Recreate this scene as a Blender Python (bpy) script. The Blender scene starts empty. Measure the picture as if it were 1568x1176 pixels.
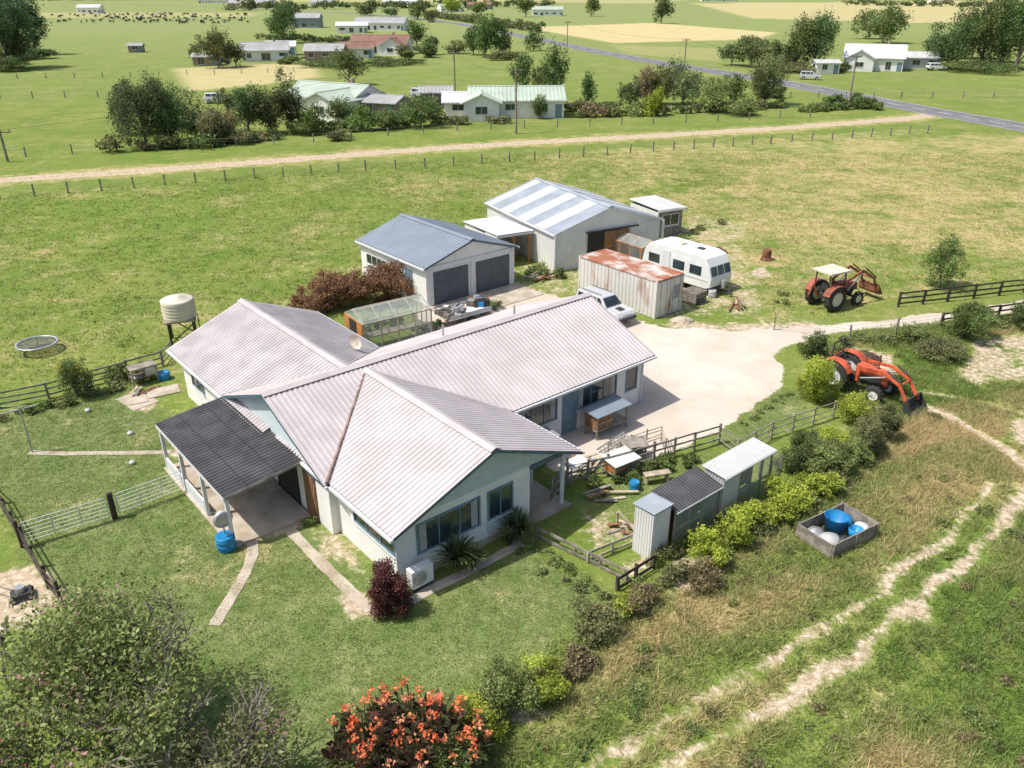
import bpy, math, random
import numpy as np
from mathutils import Vector, Matrix
R=random.Random(7); RNG=np.random.default_rng(11)
scene=bpy.context.scene
# ---------------------------------------------------------------- survey of the site
# drone: 18 m above flat ground. S() turns a sight reading + known height into site metres (true ground position)
F=1240.; PITCH=math.radians(26.12); CH=18.
sp,cp=math.sin(PITCH),math.cos(PITCH)
def S(px,py,z=0.):
    u=px-784; v=py-588; t=(CH-z)/(F*sp+v*cp)
    return (u*t,(F*cp-v*sp)*t,z)
def kk(py): return (F*sp+(py-588)*cp)/CH
# ---------------------------------------------------------------- materials
def newmat(name):
    m=bpy.data.materials.new(name); m.use_nodes=True; nt=m.node_tree
    return m,nt,nt.nodes['Principled BSDF']
def nd(nt,t,**kw):
    n=nt.nodes.new(t)
    for a,b in kw.items():
        if a.startswith('i_'): n.inputs[a[2:].replace('_',' ')].default_value=b
        else: setattr(n,a,b)
    return n
def noise(nt,vec,scale,detail=3.,rough=.55):
    n=nd(nt,'ShaderNodeTexNoise'); n.inputs['Scale'].default_value=scale; n.inputs['Detail'].default_value=detail
    n.inputs['Roughness'].default_value=rough; nt.links.new(vec,n.inputs['Vector']); return n.outputs['Fac']
def mapr(nt,val,a,b,c=0.,d=1.,smooth=False):
    n=nd(nt,'ShaderNodeMapRange'); n.clamp=True
    if smooth: n.interpolation_type='SMOOTHSTEP'
    for i,x in zip((1,2,3,4),(a,b,c,d)): n.inputs[i].default_value=x
    nt.links.new(val,n.inputs[0]); return n.outputs[0]
def math2(nt,op,a,b):
    n=nd(nt,'ShaderNodeMath',operation=op)
    for i,x in enumerate((a,b)):
        if isinstance(x,(int,float)): n.inputs[i].default_value=x
        else: nt.links.new(x,n.inputs[i])
    return n.outputs[0]
def mixc(nt,f,a,b,mode='MIX'):
    n=nd(nt,'ShaderNodeMix',data_type='RGBA',blend_type=mode)
    for idx,x in ((0,f),(6,a),(7,b)):
        if isinstance(x,(int,float)): n.inputs[idx].default_value=x
        elif isinstance(x,tuple): n.inputs[idx].default_value=(*x[:3],1)
        else: nt.links.new(x,n.inputs[idx])
    return n.outputs[2]
def simple(name,col,rough=.6,metal=0.,var=.15,scale=3.,col2=None,bump=0.,amt=1.,stretch=None,lo=.4,hi=.62,spec=.4):
    m,nt,b=newmat(name)
    tc=nd(nt,'ShaderNodeTexCoord').outputs['Object']
    if stretch:
        mp=nd(nt,'ShaderNodeMapping'); mp.inputs['Scale'].default_value=stretch; nt.links.new(tc,mp.inputs[0]); tc=mp.outputs[0]
    n=noise(nt,tc,scale,5.)
    f=mapr(nt,n,lo,hi,0,amt)
    c2=col2 if col2 else tuple(min(1,c*(1+var)) for c in col)
    c1=col if col2 else tuple(c*(1-var) for c in col)
    nt.links.new(mixc(nt,f,c1,c2),b.inputs['Base Color'])
    b.inputs['Roughness'].default_value=rough; b.inputs['Metallic'].default_value=metal
    b.inputs['Specular IOR Level'].default_value=spec
    if bump:
        bp=nd(nt,'ShaderNodeBump'); bp.inputs['Strength'].default_value=bump; bp.inputs['Distance'].default_value=.03
        nt.links.new(noise(nt,tc,scale*6,4.),bp.inputs['Height']); nt.links.new(bp.outputs[0],b.inputs['Normal'])
    return m
M={}
M['roof']=simple('roof_steel_pinkish',(.50,.45,.45),.5,0,.08,.7,spec=.5)
M['roofw']=simple('roof_steel_weathered',(.44,.405,.41),.55,0,.12,.9)
M['flash']=simple('flashing_brownish',(.28,.20,.17),.7,0,.3,3.)
M['trim']=simple('trim_white',(.66,.67,.68),.5,0,.05)
M['barge']=simple('barge_blue',(.09,.14,.18),.5)
M['wall']=simple('wall_white_plaster',(.80,.785,.76),.8,0,.05,1.5,bump=.15)
M['blue']=simple('cladding_pale_blue',(.52,.60,.62),.7,0,.05)
M['glass']=simple('window_glass',(.03,.045,.055),.08,0,.4,1.2,spec=.8)
M['curtain']=simple('curtain_cloth',(.38,.38,.36),.9,0,.1)
M['frame']=simple('window_frame_teal',(.16,.25,.30),.5)
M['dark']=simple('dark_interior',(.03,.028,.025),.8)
M['verand']=simple('veranda_roofing_dark',(.05,.05,.056),.5,0,.1,1.0,col2=(.085,.085,.09))
M['garroof']=simple('roof_blue_grey',(.22,.26,.31),.5,0,.06,.6)
M['rollerdoor']=simple('roller_door_grey',(.095,.11,.135),.5)
M['shedroof']=simple('roof_zinc',(.33,.37,.42),.5,0,.1,.8)
M['shedlite']=simple('roof_skylight_sheet',(.60,.61,.58),.5,0,.06,.8)
M['shedwall']=simple('shed_wall_cream',(.70,.695,.67),.6,0,.06,.8)
M['wood']=simple('wood_brown',(.24,.13,.065),.75,0,.3,2.,bump=.3,stretch=(6,6,1))
M['woodor']=simple('wood_orange',(.42,.18,.06),.7,0,.25,2.)
M['woodgrey']=simple('wood_grey',(.27,.24,.20),.85,0,.3,3.,bump=.3)
M['wooddark']=simple('wood_creosote',(.07,.055,.042),.85,0,.3,3.)
M['woodpale']=simple('wood_pale',(.42,.36,.27),.8,0,.2,3.)
M['conc']=simple('concrete',(.50,.44,.36),.9,0,.1,1.2,bump=.2,col2=(.36,.30,.22))
M['contw']=simple('container_white',(.63,.61,.57),.6,0,.1,1.1,col2=(.33,.17,.09),stretch=(1.2,1.2,.35),lo=.54,hi=.76)
M['contr']=simple('container_rust',(.60,.54,.50),.7,0,.1,.9,col2=(.36,.14,.075),lo=.38,hi=.56)
M['white']=simple('white_paint',(.76,.76,.75),.35,0,.05,1.)
M['red']=simple('tractor_red_faded',(.30,.085,.05),.55,0,.3,2.)
M['orange']=simple('tractor_orange',(.56,.11,.05),.5,0,.3,2.5)
M['rubber']=simple('tyre_rubber',(.04,.038,.035),.9)
M['metal']=simple('galvanised_metal',(.45,.46,.47),.45,.5,.15,3.)
M['dmetal']=simple('dark_metal',(.06,.06,.06),.6,.3)
M['rust']=simple('rusty_steel',(.20,.085,.045),.8,0,.4,3.)
M['cream']=simple('tank_cream',(.62,.56,.45),.6,0,.08,1.5)
M['bluep']=simple('blue_plastic',(.02,.22,.48),.4)
M['asphalt']=simple('asphalt',(.17,.17,.175),.9,0,.15,.4,bump=.2)
M['line']=simple('road_paint',(.7,.7,.68),.7)
M['silver']=simple('car_paint_silver',(.55,.56,.57),.3,.1,.04)
M['greenroof']=simple('roof_pale_green',(.42,.49,.41),.5,0,.08,.3)
M['greyroof']=simple('roof_grey',(.36,.36,.36),.6,0,.1,.3)
M['redroof']=simple('roof_brown_tile',(.24,.13,.10),.8,0,.15,.4)
M['whiteroof']=simple('roof_white',(.66,.67,.68),.5,0,.05,.4)
M['palegrey']=simple('roof_pale_grey',(.50,.51,.50),.5,0,.08,.8)
M['brick']=simple('brick_wall',(.34,.24,.19),.85,0,.15,1.)
M['bark']=simple('bark',(.24,.21,.18),.9,0,.3,4.,bump=.4)
M['cow']=simple('cow_hide_black',(.02,.018,.016),.7,0,.1,.3,col2=(.5,.48,.44),lo=.55,hi=.6)
def trans(nm,c,a):
    m,nt,b=newmat(nm); b.inputs['Base Color'].default_value=(*c,1); b.inputs['Alpha'].default_value=a; b.inputs['Roughness'].default_value=.15; return m
M['film']=trans('greenhouse_film',(.62,.68,.64),.30); M['mesh']=trans('wire_mesh',(.30,.30,.29),.28); M['tramp']=trans('trampoline_mat',(.06,.065,.06),.6)
def leafmat(name,rough,tr):
    m,nt,b=newmat(name); a=nd(nt,'ShaderNodeAttribute'); a.attribute_name='Col'
    nt.links.new(a.outputs['Color'],b.inputs['Base Color']); b.inputs['Roughness'].default_value=rough; b.inputs['Specular IOR Level'].default_value=.25
    t=nd(nt,'ShaderNodeBsdfTranslucent'); nt.links.new(a.outputs['Color'],t.inputs['Color'])
    mx=nd(nt,'ShaderNodeMixShader'); mx.inputs[0].default_value=tr
    nt.links.new(b.outputs[0],mx.inputs[1]); nt.links.new(t.outputs[0],mx.inputs[2])
    nt.links.new(mx.outputs[0],nt.nodes['Material Output'].inputs['Surface']); return m
M['leaf']=leafmat('leaves',.55,.35); M['grass']=leafmat('grass_blades',.7,.4)
# ---------------------------------------------------------------- object builder
class Ob:
    def __init__(s,name,loc=(0,0,0),rot=0.,bevel=0.,scale=1.):
        s.name=name; s.loc=tuple(loc); s.rot=math.radians(rot); s.P={}; s.bevel=bevel; s.scale=scale
    def add(s,part,mat,V,Fc,smooth=False):
        d=s.P.setdefault(part,dict(V=[],F=[],I=[],S=[],M=[]))
        if mat not in d['M']: d['M'].append(mat)
        o=len(d['V']); d['V']+= [tuple(v) for v in V]
        for f in Fc:
            d['F'].append(tuple(i+o for i in f)); d['I'].append(d['M'].index(mat)); d['S'].append(smooth)
    def box(s,part,mat,c,size,rz=0.,rx=0.,ry=0.):
        m=Matrix.Rotation(math.radians(rz),3,'Z')@Matrix.Rotation(math.radians(ry),3,'Y')@Matrix.Rotation(math.radians(rx),3,'X')
        V=[Vector(c)+m@Vector((a*size[0]/2,b_*size[1]/2,d*size[2]/2)) for a in(-1,1) for b_ in(-1,1) for d in(-1,1)]
        s.add(part,mat,V,[(0,1,3,2),(4,6,7,5),(0,4,5,1),(2,3,7,6),(0,2,6,4),(1,5,7,3)])
    def cyl(s,part,mat,p0,p1,r0,r1=None,n=10,smooth=True):
        r1=r0 if r1 is None else r1; p0=Vector(p0);p1=Vector(p1); z=(p1-p0).normalized()
        x=z.orthogonal().normalized(); y=z.cross(x); V=[]
        for p,r in((p0,r0),(p1,r1)):
            for i in range(n):
                a=2*math.pi*i/n; V.append(p+x*(r*math.cos(a))+y*(r*math.sin(a)))
        s.add(part,mat,V,[(i,(i+1)%n,n+(i+1)%n,n+i) for i in range(n)],smooth)
        s.add(part,mat,V,[tuple(range(n))[::-1],tuple(range(n,2*n))])
    def lathe(s,part,mat,prof,c,axis='z',n=24,smooth=True,closed=False):
        c=Vector(c); V=[]
        for r,h in prof:
            for i in range(n):
                a=2*math.pi*i/n; x,y=r*math.cos(a),r*math.sin(a)
                V.append(c+(Vector((x,y,h)) if axis=='z' else Vector((x,h,y))))
        k=len(prof); Fc=[]
        for j in range(k if closed else k-1):
            j2=(j+1)%k
            for i in range(n): Fc.append((j*n+i,j*n+(i+1)%n,j2*n+(i+1)%n,j2*n+i))
        s.add(part,mat,V,Fc,smooth)
    def extr(s,part,mat,pts,y0,y1):
        n=len(pts); V=[(x,y0,z) for x,z in pts]+[(x,y1,z) for x,z in pts]
        s.add(part,mat,V,[tuple(range(n)),tuple(range(n,2*n))[::-1]]+[(i,n+i,n+(i+1)%n,(i+1)%n) for i in range(n)])
    def quad(s,part,mat,pts): s.add(part,mat,pts,[tuple(range(len(pts)))])
    def corr(s,part,mat,p0,u,v,L,W,pitch=.2,h=.03,up=(0,0,1)):
        p0=Vector(p0);u=Vector(u).normalized();v=Vector(v).normalized(); n=u.cross(v).normalized()
        if n.dot(Vector(up))<0: n=-n
        P=[];k=int(L/pitch)
        for i in range(k):
            b0=i*pitch; P+=[(b0,0,i),(b0+.5*pitch,0,i),(b0+.62*pitch,h,i),(b0+.88*pitch,h,i)]
        P.append((L,0,k))
        V=[]
        for a,hh,_ in P: V+=[p0+u*a+n*hh,p0+u*a+n*hh+v*W]
        for j in range(len(P)-1):
            mm=mat(P[j][0]) if callable(mat) else mat
            s.add(part,mm,[V[2*j],V[2*j+1],V[2*j+3],V[2*j+2]],[(0,1,2,3)])
    def wheel(s,c,r,w,hub='metal',lugs=0):
        x,y,z=c
        s.lathe('tyres',M['rubber'],[(r*.58,-w/2),(r*.9,-w/2),(r,-w*.36),(r,w*.36),(r*.9,w/2),(r*.58,w/2)],c,'y',28,closed=True)
        s.lathe('hubs',M[hub],[(.001,-w*.32),(r*.25,-w*.36),(r*.5,-w*.2),(r*.6,-w*.42),(r*.6,w*.42),(r*.5,w*.2),(r*.25,w*.36),(.001,w*.32)],c,'y',20)
        for i in range(lugs):
            a=2*math.pi*i/lugs
            s.box('tyres',M['rubber'],(x+math.cos(a)*r*1.0,y+(w*.2 if i%2 else -w*.2),z+math.sin(a)*r*1.0),(.07,w*.5,.06),ry=-math.degrees(a))
    def done(s):
        obs=[]
        for pn,d in s.P.items():
            me=bpy.data.meshes.new(pn); me.from_pydata(d['V'],[],d['F'])
            for m in d['M']: me.materials.append(m)
            me.polygons.foreach_set('material_index',d['I']); me.polygons.foreach_set('use_smooth',d['S']); me.update()
            obs.append((pn,me))
        if len(obs)==1:
            o=bpy.data.objects.new(s.name,obs[0][1]); scene.collection.objects.link(o); root=o; ch=[o]
        else:
            root=bpy.data.objects.new(s.name,None); root.empty_display_size=.3; scene.collection.objects.link(root); ch=[]
            for pn,me in obs:
                o=bpy.data.objects.new(pn,me); scene.collection.objects.link(o); o.parent=root; ch.append(o)
        root.location=s.loc; root.rotation_euler=(0,0,s.rot)
        root.scale=(s.scale,)*3 if isinstance(s.scale,(int,float)) else s.scale
        if s.bevel:
            for o in ch:
                md=o.modifiers.new('bevel','BEVEL'); md.width=s.bevel; md.segments=2; md.limit_method='ANGLE'; md.angle_limit=math.radians(40)
        return root
def pent(o,part,mat,axis,c,half,l0,l1,ze,zr):
    pr=[(-half,0),(half,0),(half,ze),(0,zr),(-half,ze)]
    V=[]
    for l in(l0,l1):
        for a,z in pr: V.append((l,c+a,z) if axis=='x' else (c+a,l,z))
    o.add(part,mat,V,[(0,1,2,3,4),(9,8,7,6,5)]+[(i,5+i,5+(i+1)%5,(i+1)%5) for i in range(5)])
def groof(o,axis,c,half,l0,l1,ze,zr,mat,trim,pitch=.2,h=.03,part='roof',sides=(-1,1),cap=None,gutter=True):
    W=math.hypot(half,zr-ze)
    for sg in sides:
        if axis=='y': p0=Vector((c,l0,zr));u=Vector((0,1,0));v=Vector((sg*half,0,ze-zr))
        else: p0=Vector((l0,c,zr));u=Vector((1,0,0));v=Vector((0,sg*half,ze-zr))
        o.corr(part,mat,p0,u,v,l1-l0,W,pitch,h)
        v=v.normalized(); n=u.cross(v); n=n if n.z>0 else -n
        L=l1-l0; a,b_=-.012,-.13; ins=.004
        V=[p0+u*(ins+i*(L-2*ins))+v*(j*(W-.01))+n*k for i in(0,1) for j in(0,1) for k in(a,b_)]
        o.add('fascia',trim,V,[(0,1,3,2),(4,6,7,5),(0,4,5,1),(2,3,7,6),(0,2,6,4),(1,5,7,3)])
        if gutter:
            e=p0+v*(W+.05)+u*(L/2)-Vector((0,0,.07))
            o.box('gutter',M['trim'],e,(.11,L,.1) if axis=='y' else (L,.11,.1))
    cm=cap or (mat if not callable(mat) else M['shedroof'])
    mid=(l0+l1)/2;L=l1-l0
    for sg in(-1,1):
        ang=math.degrees(math.atan2(zr-ze,half))
        if axis=='y': o.box('ridge_cap',cm,(c+sg*.11,mid,zr+.045-.02),(.24,L+.02,.015),ry=sg*ang)
        else: o.box('ridge_cap',cm,(mid,c+sg*.11,zr+.045-.02),(L+.02,.24,.015),rx=-sg*ang)
def win(o,face,fx,pos,z0,z1,w,n=2,frame='frame',glass='glass',curt=False):
    sg=-1 if face[1]=='-' else 1
    def bx(part,mat,a,z,sa,sz,d0,d1):
        dc=fx+sg*(d0+d1)/2; dd=abs(d1-d0)
        if face[0]=='y': o.box(part,M[mat],(a,dc,z),(sa,dd,sz))
        else: o.box(part,M[mat],(dc,a,z),(dd,sa,sz))
    h=z1-z0;zc=(z0+z1)/2
    bx('windows',glass,pos,zc,w-.06,h-.06,-.01,.015)
    if curt:
        for e in(-1,1): bx('curtains','curtain',pos+e*(w*.5-.22),zc,.28,h-.1,-.01,.022)
    for e in(-1,1):
        bx('window_frames',frame,pos+e*(w/2),zc,.07,h+.07,-.01,.05)
        bx('window_frames',frame,pos,zc+e*h/2,w-.075,.07,-.01,.047)
    for i in range(1,n): bx('window_frames',frame,pos-w/2+w*i/n,zc,.05,h-.08,-.01,.04)
    bx('sills','trim',pos,z0-.06,w+.14,.05,-.01,.08)
# ---------------------------------------------------------------- world, sun, camera
w=bpy.data.worlds.new("World"); scene.world=w; w.use_nodes=True; nt=w.node_tree
sd=Vector((.93,.22,-1.62)).normalized()   # light travel direction
el=math.asin(-sd.z); az=math.atan2(-sd.x,-sd.y)
sky=nd(nt,'ShaderNodeTexSky'); sky.sky_type='NISHITA'; sky.sun_disc=False; sky.sun_elevation=el; sky.sun_rotation=az
sky.air_density=1.0; sky.dust_density=3.0
bg=nt.nodes['Background']; bg.inputs[1].default_value=.15; nt.links.new(sky.outputs[0],bg.inputs[0])
sl=bpy.data.lights.new('sun','SUN'); sl.energy=4.7; sl.angle=math.radians(.6); sl.color=(1,.95,.87)
so=bpy.data.objects.new('sun',sl); scene.collection.objects.link(so); so.rotation_euler=sd.to_track_quat('-Z','Y').to_euler()
cam=bpy.data.cameras.new('camera'); co=bpy.data.objects.new('camera',cam); scene.collection.objects.link(co)
co.location=(0,0,CH); co.rotation_euler=(math.pi/2-PITCH,0,0); cam.lens=F/1568*36; cam.sensor_width=36; cam.clip_end=9000; scene.camera=co
scene.view_settings.view_transform='Standard'; scene.view_settings.look='None'; scene.view_settings.exposure=0
# ---------------------------------------------------------------- ground masks
TAB=np.random.default_rng(5).random((256,256))
def vn(x,y):
    xi=np.floor(x).astype(int);yi=np.floor(y).astype(int);fx=x-xi;fy=y-yi;fx=fx*fx*(3-2*fx);fy=fy*fy*(3-2*fy)
    g=lambda a,b:TAB[a%256,b%256]
    return (g(xi,yi)*(1-fx)+g(xi+1,yi)*fx)*(1-fy)+(g(xi,yi+1)*(1-fx)+g(xi+1,yi+1)*fx)*fy
def fbm(x,y): return (vn(x,y)+.5*vn(x*2.1+7,y*2.1+3)+.25*vn(x*4.3+1,y*4.3+9))/1.75
CA,SA=math.cos(math.radians(36)),math.sin(math.radians(36))
def streak(X,Y):
    s_=X*CA+Y*SA; r_=-X*SA+Y*CA
    return fbm(s_/7.,r_/1.5)
def pm(X,Y,px,soft):
    P=np.array([S(*p)[:2] for p in px])
    bb=(X>P[:,0].min()-soft*2)&(X<P[:,0].max()+soft*2)&(Y>P[:,1].min()-soft*2)&(Y<P[:,1].max()+soft*2)
    x=X[bb];y=Y[bb];i_=np.zeros(x.shape,bool);dd=np.full(x.shape,1e9);n=len(P)
    for i in range(n):
        a=P[i];b=P[(i+1)%n];e=b-a
        t=np.clip(((x-a[0])*e[0]+(y-a[1])*e[1])/(e@e+1e-9),0,1)
        dd=np.minimum(dd,np.hypot(x-a[0]-t*e[0],y-a[1]-t*e[1]))
        c=((a[1]>y)!=(b[1]>y)); den=(b[1]-a[1]) if abs(b[1]-a[1])>1e-9 else 1e-9
        i_^=c&(x<(b[0]-a[0])*(y-a[1])/den+a[0])
    out=np.zeros(X.shape); out[bb]=np.clip(.5+np.where(i_,dd,-dd)/soft,0,1); return out
def lm(X,Y,px,hw,soft):
    P=np.array([S(*p)[:2] for p in px]); out=np.zeros(X.shape); m=hw+soft*2
    bb=(X>P[:,0].min()-m)&(X<P[:,0].max()+m)&(Y>P[:,1].min()-m)&(Y<P[:,1].max()+m)
    x=X[bb];y=Y[bb];dd=np.full(x.shape,1e9)
    for a,b in zip(P[:-1],P[1:]):
        e=b-a;t=np.clip(((x-a[0])*e[0]+(y-a[1])*e[1])/(e@e+1e-9),0,1)
        dd=np.minimum(dd,np.hypot(x-a[0]-t*e[0],y-a[1]-t*e[1]))
    out[bb]=np.clip(.5+(hw-dd)/soft,0,1); return out
DRIVE=[(640,500),(640,478),(700,455),(790,440),(860,455),(900,470),(960,488),(1030,502),(1110,506),(1180,503),(1240,498),(1330,492),(1450,478),(1700,440),(1700,462),(1450,492),(1350,502),(1260,512),(1205,528),(1185,545),(1200,565),(1190,590),(1150,628),(1120,652),(1080,670),(1040,692),(960,705),(900,720),(870,735),(850,720),(790,660),(640,600)]
LAWN=[(-250,690),(0,640),(60,625),(200,590),(260,640),(360,830),(480,800),(640,930),(810,830),(950,930),(900,960),(830,1000),(730,1040),(700,1090),(560,1250),(300,1300),(90,940),(40,840),(0,760)]
ROUGH=[(960,930),(1090,850),(1250,740),(1330,690),(1300,600),(1240,540),(1350,505),(1700,465),(2100,1500),(450,1500),(560,1176),(700,1090),(850,1010)]
PADDK=[(-700,320),(0,298),(600,250),(1000,222),(1400,196),(1800,225),(2100,420),(1568,435),(1380,460),(1200,500),(860,440),(640,440),(250,545),(0,600),(-700,700)]
TRK=[(-900,345),(-200,292),(0,276),(200,263),(400,248),(600,232),(800,219),(1000,208),(1200,196),(1385,182),(1440,174)]
def masks(X,Y):
    wx=.35*(fbm(X*.9,Y*.9)-.5)*2; wy=.35*(fbm(X*.9+40,Y*.9+13)-.5)*2
    Xw,Yw=X+wx,Y+wy
    g=pm(Xw,Yw,DRIVE,.7)
    d=np.zeros(X.shape)
    T1=[(800,1240),(900,1176),(985,1120),(1060,1072),(1130,1035),(1200,1000),(1270,950),(1340,905),(1400,860),(1470,800),(1520,740)]
    T2=[(900,1240),(1010,1176),(1100,1125),(1180,1088),(1250,1040),(1320,990),(1385,935),(1440,895),(1490,850),(1530,800),(1580,740)]
    gate=.55+.75*fbm(X*.35+3,Y*.35)
    for L,hw in((T1,.2),(T2,.27)): d=np.maximum(d,np.clip(.98*gate,0,1)*lm(Xw,Yw,L,hw,.6))
    d=np.maximum(d,.5*lm(Xw,Yw,[(1090,1240),(1250,1130),(1400,1030),(1568,900)],.15,.6)*gate)
    d=np.maximum(d,1.*lm(Xw,Yw,[(1415,622),(1480,650),(1530,680),(1590,725)],.3,.35))
    d=np.maximum(d,.75*lm(Xw,Yw,[(1390,600),(1470,607),(1590,640)],.2,.35))
    d=np.maximum(d,.8*lm(X,Y,[(1040,500),(1110,505),(1230,500)],1.,1.5))
    for pl,a in (([(1460,575),(1490,520),(1600,505),(1600,580),(1500,590)],.66),([(1350,925),(1420,905),(1420,950),(1360,955)],.8),([(1545,640),(1600,645),(1600,690),(1550,680)],.9),
        ([(505,912),(560,905),(578,940),(530,948)],1.),([(-40,880),(60,865),(92,905),(60,960),(-40,975)],.8),([(785,1085),(835,1065),(840,1105),(800,1115)],.9),([(1030,850),(1065,860),(1070,905),(1040,905)],1.),
        ([(880,790),(940,780),(965,830),(905,850)],.62),([(190,600),(235,595),(240,630),(200,635)],.7),([(480,800),(520,815),(585,885),(560,905),(470,825)],.66),([(1180,640),(1215,610),(1230,650),(1200,670)],.4),
        ([(262,690),(300,735),(330,790),(378,832),(440,812),(520,790),(520,740),(350,640)],1.),([(1290,530),(1370,540),(1380,575),(1290,580)],.75),
        ([(1150,410),(1180,405),(1180,425),(1155,428)],.75),([(1060,330),(1150,340),(1140,372),(1070,368)],.5),([(640,430),(860,395),(880,450),(640,480)],.5),([(940,868),(990,850),(1000,870),(950,890)],.9),([(840,380),(1110,330),(1150,400),(1180,490),(1000,490),(860,450)],.47)):
        d=np.maximum(d,a*pm(Xw,Yw,pl,.8))
    tr=lm(X,Y,TRK,1.5,1.2); trm=lm(X,Y,TRK,.3,.6)
    d=np.maximum(d,tr*(1.05-.5*trm))
    st=streak(X,Y); big=fbm(X/9.,Y/9.); mid=fbm(X/3.2+20,Y/3.2)
    dry=np.full(X.shape,.2)+.25*(big-.5)
    dry=np.maximum(dry,pm(X,Y,[(1040,330),(1100,250),(1300,212),(1800,195),(1800,430),(1450,400),(1200,400)],9.)*(.72+.7*(mid-.5)))
    dry=np.maximum(dry,pm(X,Y,PADDK,2.)*(np.clip((X+4)/14,0,1)*.32+.24+.6*(big-.5)+.35*(mid-.5)))
    dry=np.maximum(dry,.75*lm(X,Y,TRK,3.6,3.))
    rg=pm(X,Y,ROUGH,1.5)
    dry=np.maximum(dry*(1-rg),rg*(.36+1.5*(st-.5)+.6*(mid-.5)))
    dry=np.maximum(dry,.84*pm(Xw,Yw,[(930,960),(1030,880),(1120,900),(1300,870),(1200,960),(1050,1010),(940,1060),(860,1120)],3.)*(.6+.8*st))
    dry=np.maximum(dry,.78*pm(Xw,Yw,[(1330,730),(1450,700),(1600,760),(1500,800),(1400,860),(1300,940)],4.)*(.6+.8*st))
    hay=np.zeros(X.shape)
    for pl,a in (([(265,105),(480,95),(490,118),(400,130),(290,140)],.8),([(800,42),(1000,35),(1190,50),(1160,60),(940,66)],1.),([(1060,5),(1700,0),(1700,32),(1400,35),(1150,28)],.75),([(930,68),(1120,75),(1100,95),(960,82)],.25),([(-300,20),(400,20),(380,26),(-300,30)],.4),([(430,-8),(1100,-6),(1000,5),(400,2)],.5)):
        hay=np.maximum(hay,a*pm(X,Y,pl,3.))
    lawn=np.maximum(pm(X,Y,LAWN,1.),pm(X,Y,[(1090,672),(1150,630),(1192,595),(1225,600),(1240,640),(1180,665),(1130,700)],.8))
    lawn=np.maximum(lawn,.7*pm(X,Y,[(880,770),(930,740),(1090,690),(1080,730),(980,790)],.8))
    pad=pm(X,Y,PADDK,2.)
    return dict(g=g,d=np.clip(d,0,1),dry=np.clip(np.where(lawn>.5,.16+.5*(mid-.5),dry),0,1),hay=hay,lawn=lawn,rough=rg,pad=pad)
def axis_pts(segs):
    out=[segs[0][0]]
    for a,b,st0,st1 in segs:
        x=a;
        while x<b-1e-6:
            f=(x-a)/(b-a); x=min(b,x+st0+(st1-st0)*f); out.append(x)
    return np.array(out)
xp=axis_pts([(0,34,.2,.24),(34,110,.24,1.6),(110,3500,1.6,300)]); xs=np.concatenate([-xp[::-1][:-1],xp])
ys=axis_pts([(-60,8,12,2),(8,62,.2,.24),(62,140,.24,.7),(140,500,.8,9),(500,6000,9,500)])
XX,YY=np.meshgrid(xs,ys); nx,ny=len(xs),len(ys)
mk=masks(XX,YY)
me=bpy.data.meshes.new('ground'); nv=nx*ny; me.vertices.add(nv)
zz=np.where(mk['rough']>.5,.03*np.sin(XX*1.7+YY*.6)*np.sin(YY*1.3-XX*.4)-.03*mk['d'],0)
me.vertices.foreach_set('co',np.stack([XX,YY,zz],-1).astype(np.float32).ravel())
ii,jj=np.meshgrid(np.arange(nx-1),np.arange(ny-1)); q=(jj*nx+ii).ravel()
idx=np.stack([q,q+1,q+nx+1,q+nx],-1).astype(np.int32)
me.loops.add(idx.size); me.loops.foreach_set('vertex_index',idx.ravel()); me.polygons.add(len(idx)); me.polygons.foreach_set('loop_start',np.arange(len(idx),dtype=np.int32)*4)
me.update(calc_edges=True); me.validate()
for nm,ks in(('m1',('g','d','dry')),('m2',('hay','lawn','rough'))):
    at=me.attributes.new(nm,'FLOAT_COLOR','POINT'); arr=np.ones((nv,4),np.float32)
    for i,k_ in enumerate(ks): arr[:,i]=mk[k_].ravel()
    at.data.foreach_set('color',arr.ravel())
gm,nt,b=newmat('ground_grass_and_gravel')
pos=nd(nt,'ShaderNodeNewGeometry').outputs['Position']
A1=nd(nt,'ShaderNodeAttribute');A1.attribute_name='m1';A2=nd(nt,'ShaderNodeAttribute');A2.attribute_name='m2'
s1=nd(nt,'ShaderNodeSeparateColor');s2=nd(nt,'ShaderNodeSeparateColor');nt.links.new(A1.outputs['Color'],s1.inputs[0]);nt.links.new(A2.outputs['Color'],s2.inputs[0])
sx=nd(nt,'ShaderNodeSeparateXYZ'); nt.links.new(pos,sx.inputs[0])
n0=noise(nt,pos,.035,2);n1=noise(nt,pos,.16,3,.6);n2=noise(nt,pos,.75,4,.65);n3=noise(nt,pos,3.5,4,.7);n4=noise(nt,pos,16,2,.7)
g=mixc(nt,mapr(nt,n1,.35,.65),(.125,.192,.034),(.20,.235,.058))
g=mixc(nt,mapr(nt,n2,.42,.68,0,.5),g,(.27,.27,.095))
g=mixc(nt,mapr(nt,n0,.45,.62,0,.5),g,(.145,.22,.038))
lawnc=mixc(nt,mapr(nt,n2,.35,.65),(.125,.18,.05),(.21,.245,.095))
g=mixc(nt,s2.outputs[1],g,lawnc)
dn=math2(nt,'ADD',math2(nt,'MULTIPLY',math2(nt,'SUBTRACT',n1,.5),1.0),math2(nt,'ADD',math2(nt,'MULTIPLY',math2(nt,'SUBTRACT',n2,.5),1.3),math2(nt,'MULTIPLY',math2(nt,'SUBTRACT',n3,.5),1.1)))
df=mapr(nt,math2(nt,'ADD',s1.outputs[2],dn),.35,.95,0,.88)
dryc=mixc(nt,mapr(nt,n2,.4,.6),(.39,.35,.14),(.47,.36,.20))
g=mixc(nt,df,g,dryc)
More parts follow.
